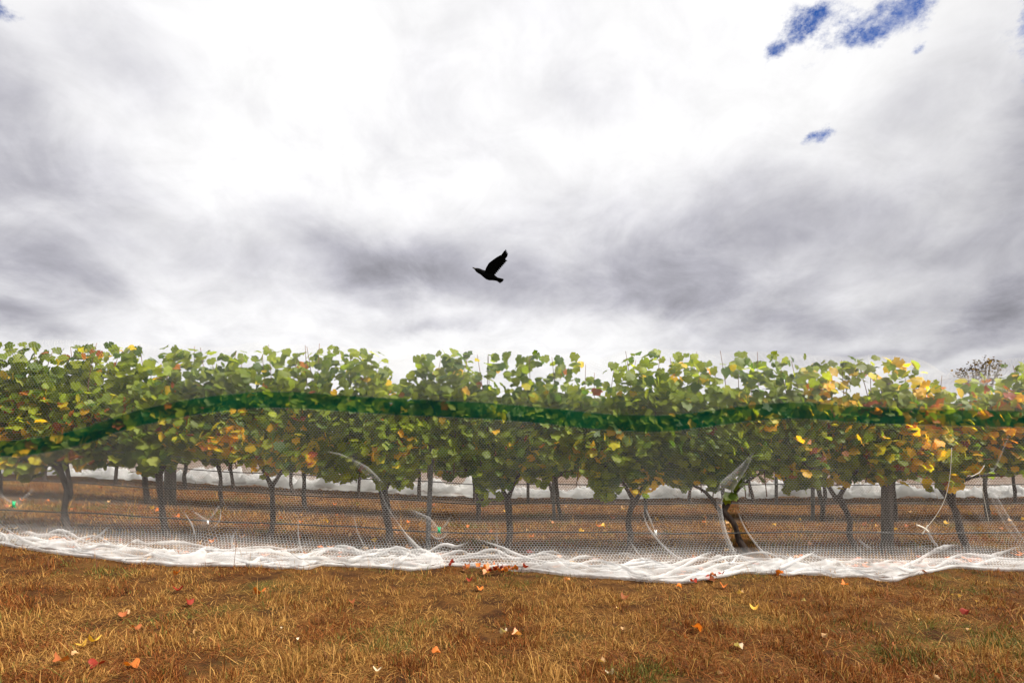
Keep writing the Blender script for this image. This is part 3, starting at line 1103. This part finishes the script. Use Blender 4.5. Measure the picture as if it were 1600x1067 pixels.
# the big turned-back flap beside the tear
fold([(1178, 706), (1160, 732), (1138, 757), (1126, 772)], [2, 14, 26, 20], 5.04, .62)
fold([(1128, 765), (1124, 790), (1132, 830), (1145, 862), (1156, 886)], [15, 9, 7, 8, 5], 5.03, .8)
fold([(1151, 795), (1166, 828), (1190, 860), (1222, 888)], [2, 4, 5, 3], 5.05)
fold([(1003, 795), (1012, 822), (1034, 850), (1062, 872), (1098, 876)], [2, 4, 5, 5, 4], 5.02)
fold([(1006, 788), (1016, 812), (1024, 832)], [2, 4, 3], 5.04, .9)
fold([(980, 838), (1000, 868), (1022, 888)], [1, 4, 3], 4.98)
fold([(466, 802), (466, 838), (472, 862), (484, 880)], [2, 4, 4, 5], 5.0)
fold([(776, 820), (777, 850), (781, 868), (796, 878)], [2, 3, 4, 6], 5.0)
fold([(622, 818), (640, 842), (664, 864), (700, 874), (745, 868)], [2, 6, 10, 14, 6], 4.98)
fold([(505, 704), (530, 710), (548, 717)], [1, 6, 3], 5.08, .5)
fold([(548, 717), (572, 734), (600, 756)], [3, 13, 3], 5.08, .5)
fold([(640, 796), (668, 812), (686, 828)], [4, 12, 3], 5.06, .55)
fold([(704, 806), (696, 820), (686, 830)], [6, 5, 2], 5.05, .7)
fold([(668, 826), (680, 840), (694, 838), (700, 824)], [1, 3, 3, 1], 5.05)
fold([(298, 796), (312, 806), (325, 814)], [2, 5, 3], 5.05, .7)
fold([(345, 786), (334, 802), (325, 814)], [3, 5, 2], 5.05, .8)
fold([(345, 790), (343, 812), (330, 828)], [1, 3, 2], 5.05)
fold([(285, 796), (300, 820), (305, 840)], [1, 4, 3], 5.03)
fold([(370, 826), (362, 842), (366, 858), (376, 872)], [2, 6, 7, 4], 4.96)
fold([(0, 772), (12, 782), (22, 786)], [6, 6, 3], 5.05, .6)
fold([(54, 762), (40, 776), (22, 787)], [8, 8, 3], 5.05, .6)
fold([(174, 818), (160, 832), (146, 842), (120, 850)], [2, 5, 6, 5], 4.95)
fold([(1338, 838), (1350, 850), (1370, 862)], [1, 5, 2], 5.0, .8)
fold([(1252, 864), (1290, 872), (1340, 874), (1400, 876), (1480, 880)], [2, 7, 5, 7, 4], 4.95)
fold([(1206, 864), (1240, 874), (1290, 884)], [1, 7, 4], 4.95)
fold([(1490, 866), (1520, 876), (1560, 880), (1640, 884)], [2, 11, 14, 14], 4.92)
fold([(1448, 828), (1456, 842), (1468, 858)], [4, 8, 2], 5.03, .9)
fold([(1535, 740), (1556, 782), (1580, 824), (1612, 868)], [4, 12, 15, 12], 5.0, .55)
fold([(1580, 670), (1566, 705), (1552, 735), (1535, 742)], [2, 4, 4, 3], 5.03, .6)
fold([(1500, 590), (1535, 596), (1568, 580), (1580, 562)], [3, 8, 12, 6], 5.35, .5)
fold([(1475, 575), (1500, 590), (1560, 606), (1590, 620)], [4, 6, 5, 3], 5.3, .6)
fold([(1415, 592), (1450, 596), (1500, 588)], [5, 8, 4], 5.4, .55)
fold([(590, 745), (604, 790), (640, 842)], [1, 3, 2], 5.05, .5)
fold([(550, 790), (560, 835), (580, 868)], [1, 4, 3], 5.02, .6)
# long rucks in the hem: flowing ropes of gathered net, and peaks that lift into the panel
_rk = random.Random(5)


def hem_base(px):
    return float(np.interp(px, [p[0] for p in EDGE_PX], [p[1] for p in EDGE_PX]))


def on_hem(px, up, lift):
    """a point of the hem seen `up` pixels above its edge, lying `lift` metres above the ground"""
    py = hem_base(px) - up
    D = 4.8
    for _ in range(12):
        D = F * (H - float(slope((px - PX0) * D / F)) - lift) / (py - PY0)
    return (px, py, min(max(D, 4.3), 5.03))


def sub(k):
    """short hem strand objects share one name"""
    return 'net_ruck'


for k in range(70):
    px = _rk.uniform(-60, 1560)
    L = _rk.uniform(70, 230)
    u0, u1 = _rk.uniform(3, 42), _rk.uniform(2, 30)
    if _rk.random() < .5:
        u0, u1 = u1, u0
    am, ph, fq = _rk.uniform(2, 8), _rk.uniform(0, 6.3), _rk.uniform(1.0, 2.4)
    n_ = 6
    pts = []
    for q in range(n_ + 1):
        u = q / n_
        up = max(1.5, u0 + (u1 - u0) * u + am * math.sin(ph + fq * 6.28 * u))
        pts.append(on_hem(px + L * u, up, .03 + .0016 * up))
    fold(pts, [1.5, _rk.uniform(4, 10), _rk.uniform(3, 8), _rk.uniform(4, 10), 1.5], 4.8, _rk.uniform(.8, 1.3), name=sub(k))
for k in range(9):
    px = _rk.uniform(20, 1600) if k > 4 else _rk.uniform(90, 620)
    d = _rk.choice((-1, 1)); W = _rk.uniform(28, 80); hgt = _rk.uniform(18, 40)
    pts = []
    for q in range(5):
        u = q / 4
        pts.append(on_hem(px + d * W * u, 10 + hgt * u ** _rk.choice((1.6, 2.2)), .05 + .10 * u))
    fold(pts, [6, 8, 7, 4, 1], 4.9, _rk.uniform(.7, 1.1), name=sub(k))
# rolled edge of the hem on the grass
for a in range(-100, 1700, 84):
    pts = []
    for q in range(5):
        px = a + 24 * q
        x_, _ = hit(px, hem_base(px))
        y_ = float(edge_y(x_)) - .01 + _rk.uniform(-.02, .02)
        z_ = g1(x_, y_) + .022
        pts.append((PX0 + x_ * F / y_, PY0 + (H - z_) * F / y_, y_))
    fold(pts, [5, 8, 6, 8, 5], 4.6, 1.25, name='net_ruck')


def clip(px, py, mat, D=5.0, name='clip', s=1.0):
    p = at(px, py, D)
    V, Fc = [], []
    for path, r in (([p + Vector((-.012, 0, .03)) * s, p + Vector((0, -.006, 0)), p + Vector((.014, 0, -.03)) * s], .006 * s),
                    ([p + Vector((.013, 0, .03)) * s, p + Vector((0, -.008, 0)), p + Vector((-.012, 0, -.026)) * s], .006 * s),
                    ([p + Vector((-.012, -.004, 0)) * s, p + Vector((.012, -.004, 0)) * s], .008 * s)):
        v, f = tube(path, [r] * len(path), 6)
        Fc += [tuple(i + len(V) for i in q) for q in f]
        V += v
    o = Vector(NETO)
    return mesh_obj(name, [v - o for v in V], Fc, mat, NET)


clip(22, 788, M_CLIP)['label'] = 'green net clip at far left'
clip(686, 828, M_CLIP)['label'] = 'green net clip near the steel stake'
clip(1024, 832, M_WCLIP, s=.8)['label'] = 'small white net clip'
clip(325, 816, M_WCLIP, s=.6)['label'] = 'small white net clip'


def string(pts, r, D=4.99, name='tie_string'):
    P = catmull([at(a, b, D) for a, b in pts], 6)
    V, Fc = tube(P, [r] * len(P), 6, .1)
    return mesh_obj(name, [v - Vector(NETO) for v in V], Fc, M_STRING, NET)


string([(1446, 826), (1462, 806), (1476, 780), (1484, 745), (1487, 700)], .0027)
string([(1432, 820), (1442, 824), (1451, 831)], .0075)
string([(1450, 820), (1446, 826), (1441, 834)], .006)
string([(1530, 738), (1534, 760), (1540, 790), (1545, 815)], .0022)
string([(1516, 745), (1530, 738), (1538, 727)], .0038)


# ------------------------------------------------------------------ grass
def blades(n, xr, yr, h, w, seed, dens_fn=None, tall=.05, pflat=.45):
    rg = np.random.default_rng(seed)
    y = 1 / rg.uniform(1 / yr[1], 1 / yr[0], n)
    x = rg.uniform(-1, 1, n) * (y * .97 + .3)
    clump = fbm(x * 7, y * 7, seed + 1, 3)
    keep = (rg.random(n) < np.clip(clump * 3.0 - .95, .06, 1)) if pflat < 1 else rg.random(n) < np.clip(fbm(x * 2.7, y * 3.5, 77, 4) * 3.6 - 1.15, .10, 1)
    if dens_fn is not None:
        keep &= rg.random(n) < dens_fn(x, y)
    x, y, clump = x[keep], y[keep], clump[keep]
    n = len(x)
    z = ground(x, y)
    hh = h * rg.gamma(4, .25, n) * ((.22 + 1.9 * clump ** 2.2) if pflat < 1 else .9)
    tl = rg.random(n) < tall
    hh[tl] *= rg.uniform(1.3, 2.2, tl.sum())
    flat = rg.random(n) < pflat
    az = rg.uniform(0, 2 * math.pi, n)
    lean = np.where(flat, rg.uniform(1.2, 3.2 if pflat < 1 else 9, n), rg.uniform(.15, .9, n))
    dirx, diry = np.cos(az), np.sin(az)
    hz = hh / np.sqrt(1 + lean ** 2)
    ww = w * rg.uniform(.6, 1.4, n)
    fa = rg.uniform(0, math.pi, n)
    sx, sy = np.cos(fa) * ww, np.sin(fa) * ww
    b = np.stack([x, y, z - .004], 1)
    mid = b + np.stack([dirx * hz * lean * .38, diry * hz * lean * .38, hz * .62], 1)
    tip = b + np.stack([dirx * hz * lean, diry * hz * lean, hz * np.where(flat, .75, 1.0)], 1)
    sd = np.stack([sx, sy, sx * 0], 1)
    V = np.stack([b - sd, b + sd, mid - sd * .75, mid + sd * .75, tip], 1).reshape(-1, 3)
    i = np.arange(n)[:, None] * 5
    T = np.concatenate([i + [0, 1, 3], i + [0, 3, 2], i + [2, 3, 4]])
    # colours: straw, rust, olive in patches
    pg = fbm(x * 1.5, y * 1.9, 17, 4); pr = fbm(x * 1.9, y * 2.3, 23, 4)
    k = rg.random((n, 1))
    straw = (1 - k) * np.array([.14, .050, .010]) + k * np.array([.55, .310, .085])
    rust = (1 - k) * np.array([.060, .017, .004]) + k * np.array([.31, .100, .020])
    green = (1 - k) * np.array([.035, .045, .008]) + k * np.array([.17, .17, .030])
    u = rg.random(n)
    pgr = np.clip((pg - .56) * 4.0, .04, .60)
    prr = np.clip((pr - .38) * 3.8, .15, .80)
    c = np.where((u < pgr)[:, None], green, np.where((rg.random(n) < prr)[:, None], rust, straw))
    return V, T, np.repeat(c, 5, 0)


def build_grass():
    def nonstrip(x, y):
        d = np.min([np.abs(y - Y) for Y in ROWS], 0)
        return np.clip((d - .2) / .35, .12, 1)
    fr_ = blades(300000, None, (1.9, 5.15), .040, .0020, 501)
    o = mesh_obj('dry_grass', fr_[0], fr_[1], M_GRASS, None, fr_[2], smooth=False)
    tag(o, 'dry straw and rust coloured grass in front of the net', 'grass', kind='stuff')
    th = blades(210000, None, (1.9, 5.0), .075, .0016, 551, None, .02, 1.0)
    o = mesh_obj('dead_straw', th[0], th[1], M_GRASS, None, th[2], smooth=False)
    tag(o, 'dead straw stems lying flat in front of the net', 'grass', kind='stuff')
    bk = blades(230000, None, (5.1, 11.6), .05, .0034, 601, nonstrip)
    o = mesh_obj('dry_grass', bk[0], bk[1], M_GRASS, None, bk[2], smooth=False)
    tag(o, 'dry golden grass between the vine rows behind the net', 'grass', kind='stuff')


build_grass()

# ------------------------------------------------------------------ fallen leaves
FC = {'yellow': (.62, .36, .05), 'orange': (.55, .15, .025), 'red': (.27, .026, .012), 'tan': (.50, .30, .14), 'pale': (.58, .46, .32), 'rust': (.26, .075, .022), 'peach': (.62, .28, .14)}
FMESH = {}


def dry_template(seed):
    tv, tf = leaf_template(seed)
    tv = tv.copy()
    rg = random.Random(seed)
    cu = rg.uniform(1.8, 3.4)
    tv[:, 2] = cu * tv[:, 0] ** 2 + .9 * (tv[:, 1] - .45) ** 2 * rg.choice((-.6, 1)) + .08 * np.sin(tv[:, 1] * 9 + seed)
    return tv, tf


for cname, c in FC.items():
    for s in range(3):
        tv, tf = dry_template(40 + s)
        o = mesh_obj('fallen_leaf', tv, tf, M_DRY, None, np.array([c] * len(tv)), smooth=False)
        FMESH[cname, s] = o.data
        bpy.data.objects.remove(o)


MARKS = [(-200, 'at the left edge'), (108, 'near the dark left vine'), (262, 'near the left thick post'), (420, 'near the thin trunk at left'), (605, 'near the sky gap'),
         (793, 'near the vine below the bird'), (985, 'near the vine with the dome crown'), (1150, 'near the tear in the net'), (1330, 'near the leaning trunk'), (1400, 'near the thick right post'),
         (1510, 'near the knotted string'), (1640, 'at the right edge')]
CWORD = {'yellow': 'yellow', 'orange': 'orange', 'red': 'red', 'tan': 'tan', 'pale': 'bleached', 'rust': 'rust brown', 'peach': 'pale orange'}


def fallen(x, y, col, size, label, group, lift=.02, tilt=.5, up=.35, thick=.9):
    if '*' in label:
        label = label.replace('*', CWORD[col]) + ' ' + min(MARKS, key=lambda m: abs(m[0] - (PX0 + x * F / y)))[1]
    o = bpy.data.objects.new('fallen_leaf', FMESH[col, random.randrange(3)])
    COL.objects.link(o)
    o.location = (x, y, g1(x, y) + lift)
    o.rotation_euler = (random.uniform(-tilt, tilt) + up, random.uniform(-tilt, tilt), random.uniform(0, 6.28))
    o.scale = (size * .62, size * .62, size * thick * .5)
    tag(o, label, 'leaf', group)


G1 = 'fallen vine leaves lying on the front grass'
for px, py, col, s, lab in [
    (126, 1012, 'yellow', .085, 'pale yellow fallen leaf, left one of the yellow pair at bottom left'),
    (145, 1008, 'yellow', .090, 'golden fallen leaf, right one of the yellow pair at bottom left'),
    (158, 1042, 'red', .095, 'dark red fallen leaf below the yellow pair at bottom left'),
    (200, 1044, 'orange', .10, 'long orange leaf lying right of the dark red one at bottom left'),
    (100, 1040, 'rust', .10, 'brown red leaf lying left of the dark red one at bottom left'),
    (279, 926, 'red', .10, 'red leaf lying in the grass below the left hem of the net'),
    (296, 950, 'red', .085, 'small red leaf below another red leaf on the left grass'),
    (402, 929, 'orange', .12, 'crumpled orange leaf alone on the grass left of the hem corner'),
    (193, 968, 'rust', .08, 'rust brown leaf in the shadowed grass on the left'),
    (215, 990, 'rust', .07, 'small rust leaf in the grass above the yellow pair'),
    (275, 903, 'orange', .08, 'orange leaf just below the left part of the hem'),
    (734, 912, 'red', .09, 'red orange leaf below the heap of leaves at the hem'),
    (750, 926, 'orange', .085, 'orange leaf a little lower than the red one near the heap'),
    (883, 912, 'peach', .085, 'upright peach coloured leaf below the hem near the centre'),
    (1065, 921, 'orange', .07, 'small orange leaf touching the lowest point of the hem'),
    (1130, 920, 'orange', .10, 'bright orange leaf below the dark leaf at the hem'),
    (1153, 932, 'tan', .08, 'tan leaf right of the bright orange leaf'),
    (1179, 958, 'yellow', .095, 'upright yellow orange leaf alone in the grass right of centre'),
    (1096, 990, 'orange', .105, 'curled orange leaf in the middle of the right front grass'),
    (784, 996, 'pale', .075, 'bleached pale leaf in the grass near the centre'),
    (813, 997, 'peach', .085, 'peach coloured leaf right of the bleached one'),
    (1148, 1012, 'pale', .08, 'bleached leaf at the lower right of the centre'),
    (675, 1028, 'orange', .075, 'orange leaf near the bottom edge left of centre'),
    (945, 1042, 'tan', .06, 'small tan leaf near the bottom edge in the centre'),
    (955, 1060, 'pale', .07, 'bleached leaf at the very bottom edge'),
    (590, 1058, 'pale', .07, 'grey white leaf at the bottom edge left of centre'),
    (1507, 967, 'red', .09, 'red orange leaf in the dark grass at far right'),
    (1322, 917, 'orange', .085, 'orange leaf below the right part of the hem'),
    (1214, 903, 'orange', .11, 'bright orange leaf standing against the hem right of the tear'),
    (975, 940, 'rust', .11, 'dark brown curled leaf below the hem in the centre'),
    (548, 942, 'rust', .08, 'rust leaf in the grass below the hem corner'),
    (1290, 1000, 'tan', .06, 'small tan leaf on the right grass'),
]:
    x, y = hit(px, py)
    fallen(x, y, col, s, lab, G1, .022, .4)
G2 = 'heap of orange leaves against the hem'
for k in range(26):
    px = random.gauss(765, 32); py = 894 + random.uniform(-6, 6)
    x, y = hit(px, py)
    fallen(x, y, random.choice(('orange', 'orange', 'red', 'rust', 'peach')), random.uniform(.06, .10), random.choice(('crumpled', 'flat', 'torn', 'folded')) + ' * leaf in the hem heap', G2, .03 + random.random() * .03, .9)
for k in range(9):
    x, y = hit(1110 + random.gauss(0, 16), 908 + random.uniform(-3, 3))
    fallen(x, y, random.choice(('red', 'rust', 'red')), random.uniform(.07, .10), random.choice(('crumpled', 'flat', 'folded')) + ' * leaf piled at the hem', 'small pile of red leaves at the hem', .03, .8)
G3 = 'fallen leaves caught under the hem'
for k in range(84):
    px = random.uniform(10, 1600)
    if 520 < px < 640 and random.random() < .6:
        continue
    e = float(np.interp(px, [p[0] for p in EDGE_PX], [p[1] for p in EDGE_PX]))
    x, y = hit(px, e - random.uniform(4, 32))
    fallen(x, y, random.choice(('orange', 'orange', 'peach', 'tan', 'red', 'rust')), random.uniform(.08, .14), '* leaf under the white hem', G3, .012, .15, 0, .3)
for px, py, n, sp in ((1500, 880, 16, 22), (1420, 888, 12, 30), (1345, 886, 6, 14), (90, 846, 7, 16), (410, 872, 6, 8), (690, 880, 5, 20)):
    for k in range(n):
        x, y = hit(px + random.gauss(0, sp * .6), py + random.gauss(0, 2.5))
        fallen(x, y, random.choice(('peach', 'orange', 'orange', 'rust')), random.uniform(.10, .16), '* leaf under the white hem', G3, .012 + random.random() * .02, .2, 0, .35)
G4 = 'fallen leaves between the vine rows'
for k in range(96):
    y = random.uniform(5.2, 9.6); x = random.uniform(-1, 1) * y * .95
    fallen(x, y, random.choice(('yellow', 'tan', 'orange', 'peach', 'orange', 'rust')), random.uniform(.06, .115), ('* leaf on the ground behind the net' if y < 6.6 else '* leaf beyond the second row'), G4, .03, .6)
G5 = 'small dry leaf scraps in the front grass'
for k in range(26):
    y = 1 / random.uniform(1 / 4.4, 1 / 2.45); x = random.uniform(-1, 1) * y * .93
    fallen(x, y, random.choice(('rust', 'tan', 'rust', 'pale', 'tan')), random.uniform(.025, .05), 'small * leaf scrap in the front grass', G5, .02, .8)


# ------------------------------------------------------------------ the bird
def build_bird():
    D = 7.5
    s = D / F
    org = at(766, 430, D)
    root = empty('crow', org, 'black crow flying left above the vines with raised wings', 'bird')

    def L(px, py, dy=0.0):
        return at(px, py, D + dy) - org
    V, Fc = [], []
    # body: rings from the beak root to the tail
    ax = [(742.5, 420.4, 1.6), (745.2, 421.8, 3.1), (748.5, 423.4, 3.8), (752.5, 425.4, 4.0), (757, 427.8, 5.2), (762, 430.2, 6.6), (766.5, 432.0, 6.3), (771, 433.8, 4.6), (775, 435.6, 3.2), (778, 437, 2.6)]
    path = [L(a, b) for a, b, r in ax]
    v, f = tube(path, [r * s for _, _, r in ax], 14)
    V += v; Fc += f

    def plate(outline, th, name=None):
        """thin solid from an outline of Vectors; th = half thickness along the plate normal"""
        b0 = len(V)
        n = len(outline)
        nr = Vector((0, 0, 0))
        for i in range(n):
            nr += outline[i].cross(outline[(i + 1) % n])
        nr.normalize()
        for p in outline: V.append(p + nr * th)
        for p in outline: V.append(p - nr * th)
        Fc.append(tuple(range(b0, b0 + n)))
        Fc.append(tuple(range(b0 + 2 * n - 1, b0 + n - 1, -1)))
        for i in range(n):
            j = (i + 1) % n
            Fc.append((b0 + j, b0 + i, b0 + n + i, b0 + n + j))

    # tail of overlapping feathers
    for k in range(6):
        u = k / 5 - .5
        t0 = L(774 + u * 1.0, 435.4 + u * 3.2, u * .05)
        e = L(784.6 - abs(u) * 2.0 - u * 5.0, 439.2 + u * 5.0, u * .14)
        side = Vector((0, .012, 0)) + Vector((.004, 0, -.010))
        plate([t0 - side * .6, t0 + side * .6, e + side * .6, e + (e - t0).normalized() * .012, e - side * .6], .0025 + .0004 * k)

    def wing(sy, sc):
        lead = [(757.5, 424.5), (759.5, 418.5), (763.8, 411.3), (770.6, 406.0), (776, 402.2), (781, 399.3), (785, 398.0)]
        trail = [(772.6, 429.5), (775.6, 424.8), (778.6, 421.6), (781.5, 418), (784.6, 413.6), (787.5, 408.8), (790.2, 404.8)]

        def W(p, lift=0):
            d = max(0, (428 - p[1]) / 36)
            q = L(758 + (p[0] - 758) * sc, 424 + (p[1] - 424) * sc, sy * (.03 + .20 * d + lift))
            return q
        n = len(lead)
        # arm of the wing, with a thicker leading edge
        b0 = len(V)
        for i in range(n):
            a, b = W(lead[i]), W(trail[i])
            th = .016 * (1 - i / n) + .004
            for k in range(5):
                u = k / 4
                q = a.lerp(b, u)
                tt = th * (1 - u) ** .7 * (1 if k else .3) + .0015
                V.append(q + Vector((0, tt, 0)))
            for k in range(5):
                u = k / 4
                q = a.lerp(b, u)
                tt = th * (1 - u) ** .7 * (1 if k else .3) + .0015
                V.append(q - Vector((0, tt, 0)))
        for i in range(n - 1):
            for k in range(4):
                p, q = b0 + i * 10 + k, b0 + (i + 1) * 10 + k
                Fc.append((p, p + 1, q + 1, q))
                Fc.append((p + 5, q + 5, q + 6, p + 6))
            p, q = b0 + i * 10, b0 + (i + 1) * 10
            Fc.append((p, q, q + 5, p + 5)); Fc.append((p + 4, p + 9, q + 9, q + 4))
        p = b0 + (n - 1) * 10
        Fc.append((p, p + 1, p + 2, p + 3, p + 4, p + 9, p + 8, p + 7, p + 6, p + 5))
        # primaries and secondaries
        fe = []
        for k in range(6):
            u = k / 5
            r0 = Vector((784.5 + u * 4.0, 399.0 + u * 5.2, 0)); e = Vector((791.0 + u * 5.0 - max(0, u - .6) * 7, 389.6 + u * 9.6, 0))
            fe.append((r0, e, 1.0))
        for k in range(9):
            u = k / 8
            r0 = Vector((788.6 - u * 15, 406.5 + u * 19.5, 0)); e = r0 + Vector((4.2 - u * 2.4, 1.4 + u * 1.3, 0))
            fe.append((r0, e, 1.25))
        for r0, e, w in fe:
            dv = (e - r0).normalized(); sd = Vector((-dv.y, dv.x, 0)) * w
            r0 = r0 - dv * 3
            pts = [r0 - sd, r0 + sd, e - dv * 2 + sd * .8, e, e - dv * 2 - sd * .8]
            plate([W((p.x, p.y)) for p in pts], .0022)
    wing(-1, 1.0)
    wing(1, .94)
    o = mesh_obj('body', V, Fc, M_BIRD, root, smooth=False)
    # horn coloured beak, upper and lower mandible
    bv, bf = tube([L(743.2, 420.4), L(740.4, 418.8), L(737.8, 417.8)], [1.7 * s, 1.15 * s, .25 * s], 8)
    mesh_obj('beak', bv, bf, M_BEAK, root)
    for sy in (-1, 1):
        bm = bmesh.new()
        bmesh.ops.create_uvsphere(bm, u_segments=8, v_segments=6, radius=.004)
        me = bpy.data.meshes.new('eye'); bm.to_mesh(me); bm.free(); me.materials.append(M_BEAK)
        e = bpy.data.objects.new('eye', me); COL.objects.link(e); e.parent = root
        e.location = L(745.6, 420.9, sy * 2.9 * s)


build_bird()


# ------------------------------------------------------------------ far tree at the right, and rows on towards the horizon
def build_tree():
    D = 42.0
    s = D / F
    X = (1532 - PX0) * s
    bz = g1(X, D)
    root = empty('tree', (X, D, bz), 'sparse dark tree far behind the vines at the right', 'tree')
    rg = random.Random(3); nr = np.random.default_rng(3)
    def P(px, py, dy=0): return Vector(((px - 1532) * s, dy, py2z(py, D) - bz))
    def limb(pts, r0, r1, name='limb'):
        path = catmull(pts, 4)
        V, Fc = tube(path, np.linspace(r0, r1, len(path)), 6, .1, rg.randrange(99))
        return mesh_obj(name, V, Fc, M_BARK, root)
    limb([Vector((0, 0, -.2)), Vector((.1, 0, 2.2)), P(1532, 625)], .22, .13, 'trunk')
    tips = []
    for px, py, dy in ((1506, 570, .3), (1512, 566, -.3), (1526, 560, .2), (1534, 562, -.4), (1552, 556, .2), (1557, 566, -.3), (1564, 570, .1), (1500, 580, .1), (1541, 570, .4)):
        limb([P(1532 + (px - 1532) * .1, 640), P(1532 + (px - 1532) * .55, 605, dy * .5), P(px, py + 4, dy)], .08, .02)
        tips.append((px, py, dy))
    pos = []
    for px, py, dy in tips:
        for k in range(55):
            u = nr.random() ** .8
            c = P(1532 + (px - 1532) * (.62 + .38 * u), 600 + (py - 600) * u, dy)
            pos.append(c + Vector((nr.normal(0, .17), nr.normal(0, .25), nr.normal(0, .12))))
    pos = np.array(pos); n = len(pos)
    fr = leaf_frames(n, nr)
    k = nr.random((n, 1))
    c = (1 - k) * np.array([.035, .03, .014]) + k * np.array([.12, .07, .03])
    leaf_mass('crown', pos, fr, nr.uniform(.10, .2, n), c, M_LEAF, root, T_SIMPLE, nr)


build_tree()
